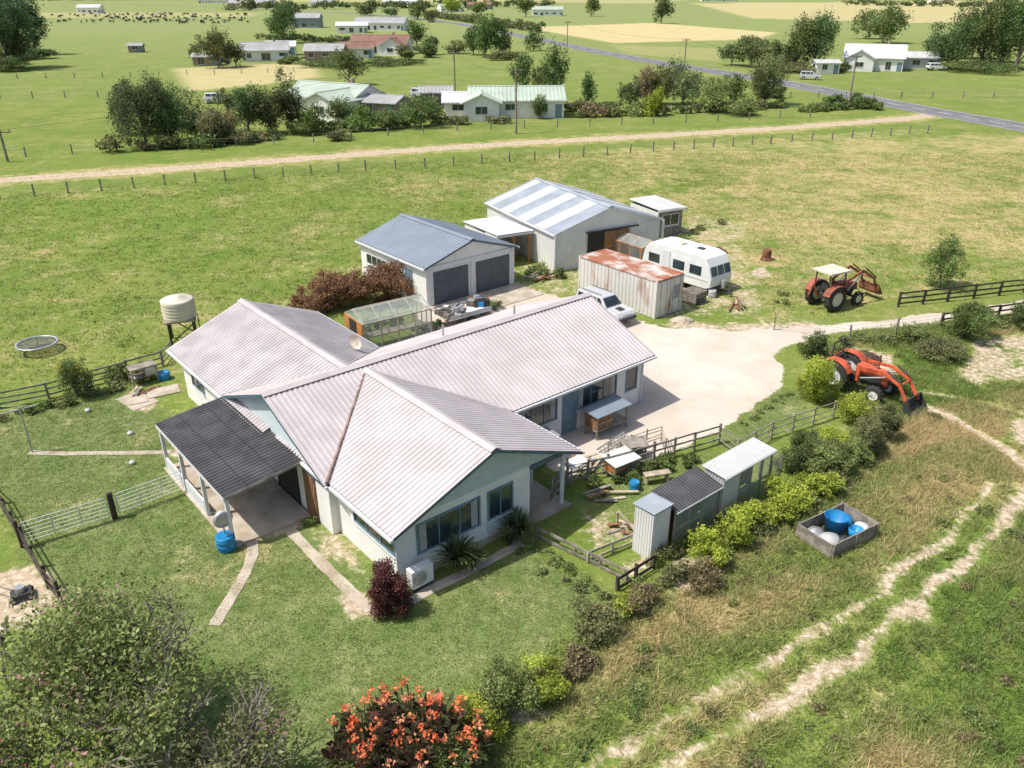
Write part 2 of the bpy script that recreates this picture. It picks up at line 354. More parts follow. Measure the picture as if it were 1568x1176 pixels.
g=mixc(nt,mapr(nt,sx.outputs[1],110,420,0,.5),g,(.29,.325,.15))  # distance haze painted into the ground colour, paler with growing Y
g=mixc(nt,math2(nt,'MULTIPLY',s2.outputs[0],mapr(nt,n1,.2,.6,.75,1.)),g,(.54,.45,.24))
dirtc=mixc(nt,mapr(nt,n3,.35,.65),(.40,.30,.20),(.56,.47,.36))
ragged=math2(nt,'ADD',math2(nt,'MULTIPLY',math2(nt,'SUBTRACT',n3,.5),1.0),math2(nt,'MULTIPLY',math2(nt,'SUBTRACT',n2,.5),1.2))
g=mixc(nt,mapr(nt,math2(nt,'ADD',s1.outputs[1],ragged),.40,.78),g,dirtc)
grc=mixc(nt,mapr(nt,n1,.4,.6),(.62,.555,.48),(.53,.46,.38)); grc=mixc(nt,mapr(nt,n3,.5,.7,0,.35),grc,(.44,.37,.30)); grc=mixc(nt,mapr(nt,n2,.52,.66,0,.4),grc,(.45,.39,.31))
g=mixc(nt,mapr(nt,math2(nt,'ADD',s1.outputs[0],math2(nt,'MULTIPLY',ragged,.6)),.42,.6),g,grc)
fine=mapr(nt,n4,.3,.7,.72,1.28); fine2=mapr(nt,n3,.3,.7,.78,1.2)
vm=nd(nt,'ShaderNodeVectorMath',operation='SCALE'); nt.links.new(g,vm.inputs[0]); nt.links.new(math2(nt,'MULTIPLY',fine,fine2),vm.inputs['Scale'])
soft=mixc(nt,mapr(nt,s1.outputs[0],.4,.7,0,.75),vm.outputs[0],g)
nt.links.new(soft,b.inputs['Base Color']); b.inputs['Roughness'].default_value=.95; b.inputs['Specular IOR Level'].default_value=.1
bp=nd(nt,'ShaderNodeBump'); bp.inputs['Distance'].default_value=.10
nt.links.new(mapr(nt,s1.outputs[0],.3,.7,.6,.1),bp.inputs['Strength'])
nt.links.new(n3,bp.inputs['Height']); nt.links.new(bp.outputs[0],b.inputs['Normal'])
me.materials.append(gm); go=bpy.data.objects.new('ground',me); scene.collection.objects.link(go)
# ---------------------------------------------------------------- leaves and grass
def faces_obj(name,co,nper,col,mat,parent=None):
    nf=len(co)//nper; me=bpy.data.meshes.new(name); me.vertices.add(len(co)); me.vertices.foreach_set('co',co.astype(np.float32).ravel())
    me.loops.add(len(co)); me.loops.foreach_set('vertex_index',np.arange(len(co),dtype=np.int32))
    me.polygons.add(nf); me.polygons.foreach_set('loop_start',np.arange(nf,dtype=np.int32)*nper); me.update(calc_edges=True)
    at=me.attributes.new('Col','FLOAT_COLOR','POINT'); c=np.ones((len(co),4),np.float32); c[:,:3]=np.repeat(np.clip(col,0,1),nper,0); at.data.foreach_set('color',c.ravel())
    me.materials.append(mat); o=bpy.data.objects.new(name,me); scene.collection.objects.link(o)
    if parent: o.parent=parent
    return o
COL={'dg':(.10,.145,.055),'g':(.14,.19,.065),'mg':(.175,.24,.075),'yg':(.38,.44,.07),'ol':(.215,.225,.10),'br':(.27,.22,.12),'rb':(.27,.15,.085),'rd':(.15,.055,.055),'lg':(.24,.29,.10)}
def leaves(c,rx,ry,rz,size,colr,cov=2.4,lobes=10,flat=0.,accent=None,rng=RNG,aspect=.6,up=0.):
    nL=lobes
    dirs=rng.normal(size=(nL,3)); dirs/=np.linalg.norm(dirs,axis=1)[:,None]
    lc=dirs*rng.uniform(.35,.74,(nL,1)); lr=rng.uniform(.28,.52,nL)
    lc[0]=(0,0,0); lr[0]=.58
    r=(rx*ry*rz)**(1/3); n=int(min(60000,cov*4*math.pi*r*r/(size*size*aspect)))
    nsub=nL*16; sl=rng.integers(0,nL,nsub); sdv=rng.normal(size=(nsub,3)); sdv/=np.linalg.norm(sdv,axis=1)[:,None]
    sc=lc[sl]+sdv*(lr[sl]*rng.uniform(.7,1.12,nsub))[:,None]; sb=rng.uniform(.68,1.3,nsub)*(1+.14*rng.normal(size=nL))[sl]
    pick=rng.integers(0,nsub,n); p=sc[pick]+rng.normal(size=(n,3))*.095
    if flat: p[:,2]=np.maximum(p[:,2],-.95+rng.uniform(0,.15,n))
    P=p*np.array([rx,ry,rz])+np.array(c)
    P[:,2]=np.maximum(P[:,2],.03)
    nrm=rng.normal(size=(n,3)); nrm[:,2]+=.6; nrm/=np.linalg.norm(nrm,axis=1)[:,None]
    t=rng.normal(size=(n,3)); t[:,2]+=up; t-=nrm*(t*nrm).sum(1)[:,None]; t/=np.linalg.norm(t,axis=1)[:,None]; bt=np.cross(nrm,t)
    sz=size*rng.uniform(.6,1.3,n)
    a=t*(sz*.5)[:,None]; b_=bt*(sz*.5*aspect)[:,None]
    co=np.stack([P-a,P+b_-a*.1,P+a,P-b_-a*.1],1).reshape(-1,3)
    col=np.array(colr)[None,:]*sb[pick][:,None]*rng.uniform(.75,1.3,(n,1))*(1+rng.normal(size=(n,3))*.06)
    if accent:
        ac,frac,minz=accent; subsel=(rng.random(nsub)<frac)&(sc[:,2]>minz); m_=subsel[pick]&(rng.random(n)<.75); col[m_]=np.array(ac)*rng.uniform(.7,1.2,(m_.sum(),1))
    return co,col
def tree(px,py,wpx,hpx,c='g',name='tree',size=None,loc=None,cov=2.0,accent=None,lobes=14,trunk=.09,aspect=.6):
    k=kk(py); L=loc or S(px,py); W=wpx/k/2; H=hpx/k/.92
    if size is None: size=max(.1,1.9/k/.653*1.0)
    root=bpy.data.objects.new(name,None); scene.collection.objects.link(root); root.location=L; root.rotation_euler[2]=R.uniform(0,6)
    z0=H*trunk; rz=(H-z0*.6)/2; cz=H-rz
    co_,col=leaves((0,0,cz),W*R.uniform(.85,1.1),W*R.uniform(.8,1.),rz,size,tuple(v*R.uniform(.85,1.15) for v in COL[c]),cov,lobes,accent=accent,aspect=aspect)
    faces_obj('crown',co_,4,col,M['leaf'],root)
    o=Ob('trunk'); rt=max(.05,H*.028)
    top=Vector((0,0,H*.62)); o.cyl('trunk',M['bark'],(0,0,-.05),(rt*.4,0,z0+.1*H),rt,rt*.7,8); o.cyl('trunk',M['bark'],(rt*.4,0,z0+.1*H),top,rt*.7,rt*.3,7)
    for i in range(7):
        a=i*2.4+R.random(); h0=z0*.7+R.random()*H*.25; e=Vector((math.cos(a)*W*.72,math.sin(a)*W*.72,h0+H*R.uniform(.2,.42)))
        md=Vector((0,0,h0)).lerp(e,.5)+Vector((0,0,H*.03)); o.cyl('trunk',M['bark'],(0,0,h0),md,rt*.45,rt*.28,6); o.cyl('trunk',M['bark'],md,e,rt*.28,rt*.08,5)
    t=o.done(); t.parent=root
    return root
def shrub(px,py,wpx,hpx,c='g',name='shrub',size=None,cov=3.,accent=None,lobes=9,aspect=.6,up=0.,dxy=(1,1)):
    k=kk(py); L=S(px,py); W=wpx/k/2; H=hpx/k/.92
    if size is None: size=max(.07,1.7/k/.653)
    co_,col=leaves((0,0,H*.5),W*dxy[0],W*dxy[1],H*.55,size,COL[c] if isinstance(c,str) else c,cov,lobes,flat=1,accent=accent,aspect=aspect,up=up)
    o=faces_obj(name,co_,4,col,M['leaf']); o.location=L; o.rotation_euler[2]=R.uniform(-.3,.3); return o
def hedge(name,pts,wm,hm,c,size=.11,cov=1.6,step=None,jit=.25):
    P=[Vector(S(*p)) for p in pts]; CO=[];CL=[]; step=step or wm*.55
    for a,b_ in zip(P[:-1],P[1:]):
        n=max(1,int((b_-a).length/step))
        for i in range(n):
            q=a.lerp(b_,(i+R.random()*.6)/n)+Vector((R.uniform(-jit,jit),R.uniform(-jit,jit),0)); s_=R.uniform(.6,1.25)
            cc=np.array(COL[c] if isinstance(c,str) else COL[R.choice(c)])
            co_,col=leaves((q.x,q.y,hm*s_*.5),wm*.55*s_,wm*.55*s_,hm*.55*s_,size,cc,cov,6,flat=1); CO.append(co_);CL.append(col)
    return faces_obj(name,np.concatenate(CO),4,np.concatenate(CL),M['leaf'])
def grass(name,n,blades,xr,yr,sel,h,wd,spread,colf):
    X=RNG.uniform(*xr,n*6);Y=RNG.uniform(*yr,n*6)
    mk_=masks(X,Y); keep=(sel(mk_,X,Y)>RNG.random(X.shape)); X=X[keep][:n];Y=Y[keep][:n]
    mk_={k_:v[keep][:n] for k_,v in mk_.items()}; n=len(X)
    th=RNG.uniform(.5,1.4,n); base=colf(mk_,X,Y,n)
    N=n*blades; r=np.repeat
    bx=r(X,blades)+RNG.normal(size=N)*spread;by=r(Y,blades)+RNG.normal(size=N)*spread
    hh=h*r(th,blades)*RNG.uniform(.6,1.3,N); an=RNG.uniform(0,2*np.pi,N); wv=wd*RNG.uniform(.6,1.4,N)
    dx,dy=np.cos(an)*wv/2,np.sin(an)*wv/2; lx=RNG.normal(size=N)*hh*.8;ly=RNG.normal(size=N)*hh*.8
    co_=np.stack([np.stack([bx-dx,by-dy,0*bx],-1),np.stack([bx+dx,by+dy,0*bx],-1),np.stack([bx+lx,by+ly,hh],-1)],1).reshape(-1,3)
    col=r(base,blades,0)*RNG.uniform(.8,1.3,(N,1))
    return faces_obj(name,co_,3,col,M['grass'])
def mixcol(f,a,b_): return np.array(a)[None]*(1-f[:,None])+np.array(b_)[None]*f[:,None]
def nod(m_): return np.clip(1-m_['d']*2.2,0,1)*(1-m_['g'])
def cr(mk_,X,Y,n):
    f=np.clip(mk_['dry']*1.5-.25+RNG.normal(size=n)*.2,0,1); return mixcol(f,(.18,.27,.065),(.58,.46,.25))
grass('rough_grass',44000,6,(-12,34),(9,46),lambda m_,X,Y:m_['rough']*nod(m_)*(.25+.9*streak(X,Y)),.19,.035,.09,cr)
grass('paddock_grass',28000,5,(-48,62),(34,100),lambda m_,X,Y:m_['pad']*nod(m_)*(.1+1.*fbm(X/2.5,Y/2.5)),.13,.06,.16,lambda m_,X,Y,n:mixcol(np.clip(m_['dry']*1.2-.2+RNG.normal(size=n)*.16,0,1),(.175,.265,.05),(.52,.44,.20)))
grass('lawn_grass',24000,5,(-24,14),(12,46),lambda m_,X,Y:m_['lawn']*nod(m_),.04,.03,.08,lambda m_,X,Y,n:mixcol(np.clip(m_['dry']*1.2+RNG.normal(size=n)*.22,0,1),(.17,.25,.06),(.40,.39,.19)))
# ---------------------------------------------------------------- ribbons (roads, paths)
def ribbon(name,pts,wd,mat,z,world=False,thick=0.):
    P=[Vector(p if world else S(*p)) for p in pts]; V=[];o=Ob(name)
    for i,p in enumerate(P):
        a=P[max(0,i-1)];b_=P[min(len(P)-1,i+1)]; t=(b_-a); t.z=0; t.normalize(); nrm=Vector((-t.y,t.x,0))*wd/2*(R.uniform(.85,1.12) if thick else 1)
        V+=[(p.x+nrm.x,p.y+nrm.y,z),(p.x-nrm.x,p.y-nrm.y,z)]
    n=len(P)
    if thick: V+=[(x,y,z-thick) for x,y,_ in V]
    Fc=[(2*i+1,2*i+3,2*i+2,2*i) for i in range(n-1)]
    if thick:
        for i in range(n-1): Fc+=[(2*i,2*i+2,2*n+2*i+2,2*n+2*i),(2*i+1,2*n+2*i+1,2*n+2*i+3,2*i+3)]
    o.add(name,mat,V,Fc); return o.done()
def smooth_pts(pts,it=2):
    P=[Vector(S(*p)) for p in pts]
    for _ in range(it):
        Q=[P[0]]
        for a,b_ in zip(P[:-1],P[1:]): Q+=[a.lerp(b_,.25),a.lerp(b_,.75)]
        P=Q+[P[-1]]
    return P
RD=smooth_pts([(1900,262),(1700,220),(1568,195),(1400,166),(1250,136),(1100,110),(1000,95),(900,76),(835,62),(760,48),(690,34),(600,24),(420,14),(100,4)])
ribbon('road',RD,7.2,M['asphalt'],.03,True)
def offs(P,d):
    o=[]
    for i,p in enumerate(P):
        a=P[max(0,i-1)];b_=P[min(len(P)-1,i+1)];t=(b_-a).normalized();o.append(p+Vector((-t.y,t.x,0))*d)
    return o
ribbon('road_edge_line',offs(RD,3.3),.14,M['line'],.04,True);ribbon('road_edge_line',offs(RD,-3.3),.14,M['line'],.04,True)
o=Ob('road_centre_line')
for a,b_ in zip(RD[:-1],RD[1:]):
    L=(b_-a).length;t=(b_-a).normalized();nn=Vector((-t.y,t.x,0))*.09;k=0
    while k<L and a.y<400:
        p=a+t*k;q=a+t*min(L,k+3);o.quad('road_centre_line',M['line'],[(p.x+nn.x,p.y+nn.y,.042),(p.x-nn.x,p.y-nn.y,.042),(q.x-nn.x,q.y-nn.y,.042),(q.x+nn.x,q.y+nn.y,.042)]);k+=9
o.done()
ribbon('garden_path',smooth_pts([(328,958),(352,918),(378,875),(388,845),(385,825)],2),.42,M['conc'],.02,True,.05)
ribbon('garden_path',smooth_pts([(440,808),(480,850),(525,895),(568,935)],2),.42,M['conc'],.02,True,.05)
ribbon('garden_path',[(45,693),(100,695),(150,694),(210,694),(262,692)],.32,M['conc'],.02,False,.05)
ribbon('garden_path',[(628,922),(660,902),(700,884),(750,858),(800,832)],.4,M['conc'],.02,False,.05)
ribbon('garden_path',[(195,605),(225,622)],1.2,M['conc'],.02,False,.05)
# ---------------------------------------------------------------- main house
HO=(-9.4,27.05,0); h=Ob('farmhouse',HO,40)
zE=2.5
groof(h,'x',0,4.5,0,17.3,zE,4.3,M['roof'],M['barge'],.22,.03)
groof(h,'y',4.35,4.15,-8.6,-.2,zE,4.16,M['roof'],M['barge'],.22,.03)
groof(h,'y',3.9,3.9,.4,10.95,zE,4.06,M['roofw'],M['barge'],.22,.03)
pent(h,'walls',M['wall'],'x',0,4.05,.35,16.95,2.58,4.15)
pent(h,'walls',M['wall'],'y',4.35,3.7,-5.0,-.5,2.56,4.02)
pent(h,'walls',M['wall'],'y',3.9,3.5,.5,10.5,2.54,3.93)
h.box('walls',M['wall'],(3.53,-6.5,1.24),(5.76,3.0,2.48))
for k in range(7):
    z0=2.46+k*.22; z1=z0+.215
    hw=lambda z:(4.1-z)/.4
    if hw(z1)<=0.1: break
    h.add('gable_cladding',M['blue'],[(4.35-min(3.7,hw(z0)),-8.03,z0),(4.35+min(3.7,hw(z0)),-8.03,z0),(4.35+hw(z1),-8.03,z1),(4.35-hw(z1),-8.03,z1),(4.35-min(3.7,hw(z0)),-7.95,z0),(4.35+min(3.7,hw(z0)),-7.95,z0),(4.35+hw(z1),-7.95,z1),(4.35-hw(z1),-7.95,z1)],[(0,1,2,3),(7,6,5,4),(0,4,5,1),(2,6,7,3)])
for k in range(9):
    z0=2.1+k*.22; z1=z0+.21; hw=lambda z:(4.22-z)/.4
    if hw(z1)<=.1: break
    a,b2=min(4.07,hw(z0)),min(4.07,hw(z1))
    h.add('gable_cladding',M['blue'],[(.31,-a,z0),(.31,a,z0),(.33,b2,z1),(.33,-b2,z1)],[(0,1,2,3)])
h.box('porch_floor',M['conc'],(7.3,-6.6,.05),(2.0,3.4,.1)); h.box('porch_ceiling',M['wall'],(7.2,-6.5,2.46),(1.6,3.0,.04))
h.cyl('porch_post',M['trim'],(8.05,-8.0,0),(8.05,-8.0,2.5),.09,n=10); h.box('porch_post',M['trim'],(8.05,-6.2,1.2),(.12,.12,2.4))
h.box('front_door',M['frame'],(7.2,-5.03,1.05),(.9,.06,2.0)); h.box('porch_beam',M['barge'],(7.2,-8.0,2.36),(1.6,.12,.18))
win(h,'y-',-8.0,2.75,.95,2.1,2.6,3,curt=True); win(h,'y-',-8.0,5.0,.95,2.1,1.1,2)
h.box('walls',M['blue'],(5.0,-8.03,.62),(1.2,.06,.5))
win(h,'x-',.65,-6.6,1.2,2.1,2.6,3)
win(h,'y-',-4.05,10.3,1.0,2.1,2.2,3,curt=True); win(h,'y-',-4.05,13.9,1.0,2.1,2.5,3,curt=True); win(h,'y-',-4.05,16.2,.9,2.1,.7,1)
h.box('doors',M['frame'],(12.2,-4.07,1.0),(.9,.05,2.0)); h.box('doors',M['wood'],(8.9,-4.07,1.0),(.8,.05,2.0))
win(h,'x-',.40,8.6,1.1,2.0,1.4,2); win(h,'x-',.40,5.6,1.1,2.0,1.1,2)
win(h,'y+',10.5,3.9,1.,2.,2.,2); win(h,'y+',4.05,12.,1.,2.,2.,2)
h.box('doors',M['dark'],(.33,-.6,1.05),(.06,1.9,2.1)); h.box('doors',M['wood'],(.31,-2.6,1.0),(.06,.85,2.0)); win(h,'x-',.35,1.9,.9,2.,1.6,2)
h.box('cornice',M['barge'],(.27,0,2.08),(.06,8.1,.06))
for a,b_ in (((4.25,-.4,4.12),(.1,-4.5,2.56)),((4.5,-.5,4.12),(8.45,-4.5,2.56)),((4.0,.75,4.03),(.1,4.5,2.56)),((4.0,.75,4.03),(7.75,4.5,2.56))):
    first=b_[0]<1 and b_[1]<0
    h.cyl('valley_flashing',M['flash'] if first else M['roofw'],a,b_,.06 if first else .05,n=6)
for px_,py_ in((9.0,.9),(13.,.7)): h.cyl('roof_vent',M['metal'],(px_,py_,3.8),(px_,py_,4.5),.05)
h.box('foundation',M['conc'],(3.53,-8.03,.12),(5.8,.08,.24))
h.cyl('downpipe',M['trim'],(.6,-8.06,0),(.6,-8.06,2.4),.04,n=8); h.cyl('downpipe',M['trim'],(16.9,-4.12,0),(16.9,-4.12,2.4),.04,n=8)
h.done()
hm=Matrix.Translation(HO)@Matrix.Rotation(math.radians(40),4,'Z')
def hl(x,y,z=0): return tuple(hm@Vector((x,y,z)))
o=Ob('heat_pump',hl(1.2,-8.45),40,.015); o.box('body',M['white'],(0,0,.5),(.85,.35,.7)); o.lathe('fan_grille',M['metal'],[(.02,-.19),(.14,-.195),(.26,-.19),(.27,-.17)],(-.1,0,.5),'y',20); o.box('feet',M['dmetal'],(0,0,.08),(.8,.3,.14)); o.done()
v=Ob('veranda',HO,40)
v.corr('roof',M['verand'],(.28,-2.45,2.5),(0,1,0),(-3.1,0,-.33),6.9,3.12,.2,.03)
for x_,z_ in((-.8,2.42),(-1.9,2.3)): v.box('sheet_laps',M['dark'],(x_,1.,z_-.005),(.03,6.9,.02),ry=-6)
v.box('roof_frame',M['woodgrey'],(-1.25,-2.45,2.26),(3.0,.06,.1),ry=-6);v.box('roof_frame',M['woodgrey'],(-1.25,4.4,2.26),(3.0,.06,.1),ry=-6)
v.box('roof_frame',M['trim'],(-2.78,1,2.05),(.07,6.9,.14))
for y in(-2.35,.0,2.2,4.3): v.box('posts',M['trim'],(-2.7,y,1.0),(.13,.13,2.0))
for y in(-1.2,1.1,3.2): v.box('rafters',M['woodgrey'],(-1.25,y,2.24),(3.,.05,.1),ry=-6)
v.box('floor_slab',M['conc'],(-1.3,1,.04),(3.1,7.,.08))
v.box('low_wall',M['trim'],(-2.72,3.25,.35),(.08,1.9,.6));v.box('low_wall',M['trim'],(-2.72,1.1,.35),(.08,1.9,.6))
v.done()
o=Ob('pedestal_fan',hl(-2.9,-2.2),40); o.cyl('stand',M['metal'],(0,0,0),(0,0,1.2),.03); o.lathe('cage',M['metal'],[(.01,-.08),(.3,-.1),(.36,0),(.3,.1),(.01,.08)],(0,-.1,1.25),'y',20); o.box('base',M['metal'],(0,0,.03),(.5,.4,.06)); o.done()
o=Ob('satellite_dish',hl(6.0,3.4,2.95),-30,scale=.85)
o.cyl('mast',M['metal'],(0,0,0),(0,0,.8),.03); o.lathe('dish',M['cream'],[(.01,.12),(.2,.1),(.38,.03),(.42,0)],(0,-.1,.9),'y',20); o.cyl('arm',M['metal'],(0,-.1,.6),(0,-.6,.85),.015); o.done()
# ---------------------------------------------------------------- garage
def gable_building(name,near_left,rot,W,L,ze,zr,wall,roof,trim,oh=.3,pitch=.25,extra=None,corrwall=False,wz=None):
    o=Ob(name,near_left,rot)
    groof(o,'y',W/2,W/2,0,L,ze,zr,roof,trim,pitch,.03)
    sl=(zr-ze)/(W/2); pent(o,'walls',wall,'y',W/2,W/2-oh,oh,L-oh,ze+sl*oh-.12,zr-.14)
    if corrwall:
        zt=ze-.05
        o.corr('cladding',wall,(oh-.01,oh,0),(0,1,0),(0,0,1),L-2*oh,zt,.25,.03,(-1,0,0)); o.corr('cladding',wall,(oh,oh-.01,0),(1,0,0),(0,0,1),W-2*oh,zt,.25,.03,(0,-1,0))
    if extra: extra(o)
    return o.done()
def gx(o):
    for x in(2.05,5.45):
        o.box('roller_doors',M['rollerdoor'],(x,.18,1.08),(2.75,.06,2.15))
        for k in range(11): o.box('roller_doors',M['rollerdoor'],(x,.145,.12+k*.195),(2.7,.03,.03))
    for x in(.55,3.75,6.95): o.box('posts',M['trim'],(x,.15,1.2),(.25,.08,2.4))
    win(o,'x-',.2,5.9,1.2,1.9,2.6,4,'trim'); o.box('door',M['frame'],(.18,2.1,1.0),(.05,.8,2.0))
    o.box('fascia_board',M['trim'],(3.73,.16,2.42),(6.9,.06,.3)); o.box('apron',M['conc'],(3.7,-1.2,.02),(7.4,3,.05))
gable_building('garage',(-5.32,47.3,0),40,7.5,8.2,2.6,3.75,M['wall'],M['garroof'],M['barge'],.2,.3,gx)
def bx(o):
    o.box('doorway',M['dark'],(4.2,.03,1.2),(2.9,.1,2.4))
    for x in(4.6,5.7): o.box('barn_doors',M['wood'],(x,-.06,1.2),(1.05,.06,2.4))
    o.box('barn_doors',M['woodor'],(5.15,-.11,1.3),(2.1,.03,.12)); o.box('door_track',M['dmetal'],(4.8,-.03,2.5),(4.5,.1,.1))
    o.box('trim_boards',M['trim'],(.05,0,1.3),(.14,.14,2.6)); o.box('trim_boards',M['trim'],(9.3,0,1.3),(.14,.14,2.6))
st=lambda a:(M['shedlite'] if (a%2.7)>1.45 and a<10.4 else M['shedroof'])
gable_building('barn',(2.95,54.5,0),28,9.2,10.8,2.7,4.1,M['shedwall'],st,M['trim'],.12,.28,bx,True)
o=Ob('lean_to_shed',(-1.0,55.6,0),29)
o.box('walls',M['shedwall'],(1.35,3.6,1.0),(2.6,3.6,2.0)); o.corr('roof',M['shedlite'],(-.1,-.1,2.35),(1,0,0),(0,5.6,-.25),3.0,5.6,.25,.03)
for x in(.1,1.35,2.6): o.box('posts',M['woodor'],(x,.1,1.15),(.12,.12,2.3))
o.box('back_panel',M['woodgrey'],(1.35,1.7,1.),(2.6,.06,2.)); o.box('side_panel',M['shedwall'],(-.02,.9,1.1),(.05,1.8,2.2)); o.box('roof_beam',M['trim'],(1.4,-.05,2.22),(3.,.08,.16)); o.box('gate',M['wood'],(.8,.12,.6),(1.3,.05,1.1)); o.done()
o=Ob('site_hut',(11.6,63.2,0),28,scale=.9); o.box('walls',M['woodgrey'],(1.3,2.1,1.15),(2.6,4.2,2.3)); o.box('walls',M['shedwall'],(-.03,2.1,1.15),(.06,4.1,2.25))
o.corr('roof',M['palegrey'],(-.2,-.2,2.5),(1,0,0),(0,1,.02),3.1,4.6,.25,.03); o.box('roof_frame',M['trim'],(1.3,-.25,2.38),(3.2,.1,.15)); win(o,'y-',0,1.3,1.0,2.0,1.8,2,'trim'); win(o,'x+',2.6,2.,1.,2.,1.4,2,'trim'); o.done()
def frame_house(name,loc,rot,W,L,he,hr,wood,film,roofm=None):
    o=Ob(name,loc,rot)
    n=max(2,int(L/.9))
    for i in range(n+1):
        y=L*i/n
        for x in(0,W): o.box('frame',wood,(x,y,he/2),(.07,.07,he))
        for sg in(0,1): 
            a=Vector((0 if sg==0 else W,y,he));c_=Vector((W/2,y,hr)); o.cyl('frame',wood if i in(0,n) else M['woodpale'],a,c_,.035,n=4,smooth=False)
    for x,z in((0,he),(W,he),(W/2,hr),(0,.05),(W,.05),(0,he*.5),(W,he*.5)): o.box('frame',wood,(x,L/2,z),(.06,L,.06))
    for y in(0,L):
        o.box('frame',wood,(W/2,y,he),(W,.06,.06)); o.box('frame',wood,(W/2,y,.05),(W,.06,.06))
        for q in range(1,4): o.box('frame',wood,(W*q/4,y,he/2),(.05,.05,he))
    rm=roofm or film
    o.quad('panels',rm,[(0,-.1,he+.04),(W/2,-.1,hr+.04),(W/2,L+.1,hr+.04),(0,L+.1,he+.04)]);o.quad('panels',rm,[(W,-.1,he+.04),(W/2,-.1,hr+.04),(W/2,L+.1,hr+.04),(W,L+.1,he+.04)])
    for x in(-.03,W+.03): o.quad('panels',film,[(x,0,.05),(x,L,.05),(x,L,he),(x,0,he)])
    for y in(-.04,L+.04): o.quad('panels',film,[(0,y,.05),(W,y,.05),(W,y,he),(W/2,y,hr),(0,y,he)])
    return o
o=frame_house('aviary',(9.0,54.6,0),38,1.9,3.2,1.7,2.1,M['woodor'],M['mesh'],M['film']); o.done()
o=frame_house('greenhouse',(-4.6,43.1,0),125,2.3,4.2,1.6,2.15,M['woodpale'],M['film'])
o.box('end_wall',M['woodor'],(1.15,4.26,.8),(2.3,.05,1.6)); o.box('door',M['dark'],(1.15,4.31,.8),(.8,.04,1.5)); o.box('staging',M['woodgrey'],(.5,2.1,.7),(.7,3.8,.05)); o.done()
hedge('greenhouse_plants',[(620,500),(560,512)],.9,1.0,('g','mg'),.12,1.5)
# ---------------------------------------------------------------- container
o=Ob('shipping_container',(8.6,45.6,0),40,scale=(1,1.09,.92))
o.box('body',M['contw'],(1.22,3.03,1.33),(2.38,6.0,2.45))
o.corr('sides',M['contw'],(0,.1,.15),(0,1,0),(0,0,1),5.86,2.3,.28,.035,(-1,0,0)); o.corr('sides',M['contw'],(2.44,.1,.15),(0,1,0),(0,0,1),5.86,2.3,.28,.035,(1,0,0))
o.corr('roof',M['contr'],(.05,.1,2.58),(0,1,0),(1,0,0),5.86,2.34,.28,.02)
for x in(.04,2.4):
    for y in(.06,6.0): o.box('frame',M['contw'],(x,y,1.3),(.13,.13,2.6))
    o.box('frame',M['contr'],(x,3.03,2.56),(.1,5.95,.1)); o.box('frame',M['contw'],(x,3.03,.1),(.1,5.95,.14))
for y in(.04,6.02): o.box('frame',M['contr'],(1.22,y,2.55),(2.3,.1,.12)); o.box('frame',M['contw'],(1.22,y,.1),(2.3,.1,.14))
for x in(.64,1.8): o.box('doors',M['contw'],(x,-.01,1.3),(1.1,.05,2.3))
for x in(.35,.9,1.5,2.1): o.cyl('lock_rods',M['metal'],(x,-.06,.15),(x,-.06,2.5),.025,n=6)
o.box('sign_panel',simple('panel_grey',(.25,.27,.3)),(1.8,-.05,1.5),(.7,.02,.9)); o.done()
# ---------------------------------------------------------------- caravan
def caravan():
    o=Ob('caravan',(11.7,52.3,0),-50,.06)
    pr=[(-2.9,.55),(-2.95,1.2),(-2.75,2.1),(-2.35,2.5),(-1.8,2.58),(1.7,2.58),(2.3,2.42),(2.65,1.9),(2.9,1.15),(2.85,.6),(2.5,.45),(-2.6,.45)]
    o.extr('body',M['white'],pr,-1.1,1.1); o.box('stripe',M['palegrey'],(0,-1.105,1.0),(5.3,.02,.1)); 
    for x in(-1.9,.2,1.6): o.box('windows',M['glass'],(x,-1.11,1.55),(.95,.03,.6)); o.box('windows',M['glass'],(x,1.11,1.55),(.95,.03,.6))
    for y in(-.68,0,.68): o.box('windows',M['glass'],(2.76,y,1.62),(.05,.55,.62),ry=-18)
    o.box('door',M['trim'],(-.85,-1.12,1.4),(.65,.03,1.8)); o.box('roof_vent',M['cream'],(-.6,0,2.63),(.6,.6,.12)); o.box('roof_vent',M['glass'],(1.,.1,2.62),(.5,.4,.08))
    o.box('frame_a',M['dmetal'],(3.3,.22,.5),(1.2,.07,.09),rz=-22);o.box('frame_a',M['dmetal'],(3.3,-.22,.5),(1.2,.07,.09),rz=22); o.cyl('gas_bottle',M['metal'],(3.1,0,.5),(3.1,0,1.0),.16)
    o.cyl('jockey_wheel',M['dmetal'],(3.75,0,.0),(3.75,0,.7),.04); o.box('chassis',M['dmetal'],(0,0,.42),(5.2,1.7,.12))
    for y in(-1.0,1.0): o.wheel((-.3,y,.33),.33,.2)
    return o.done()
caravan()
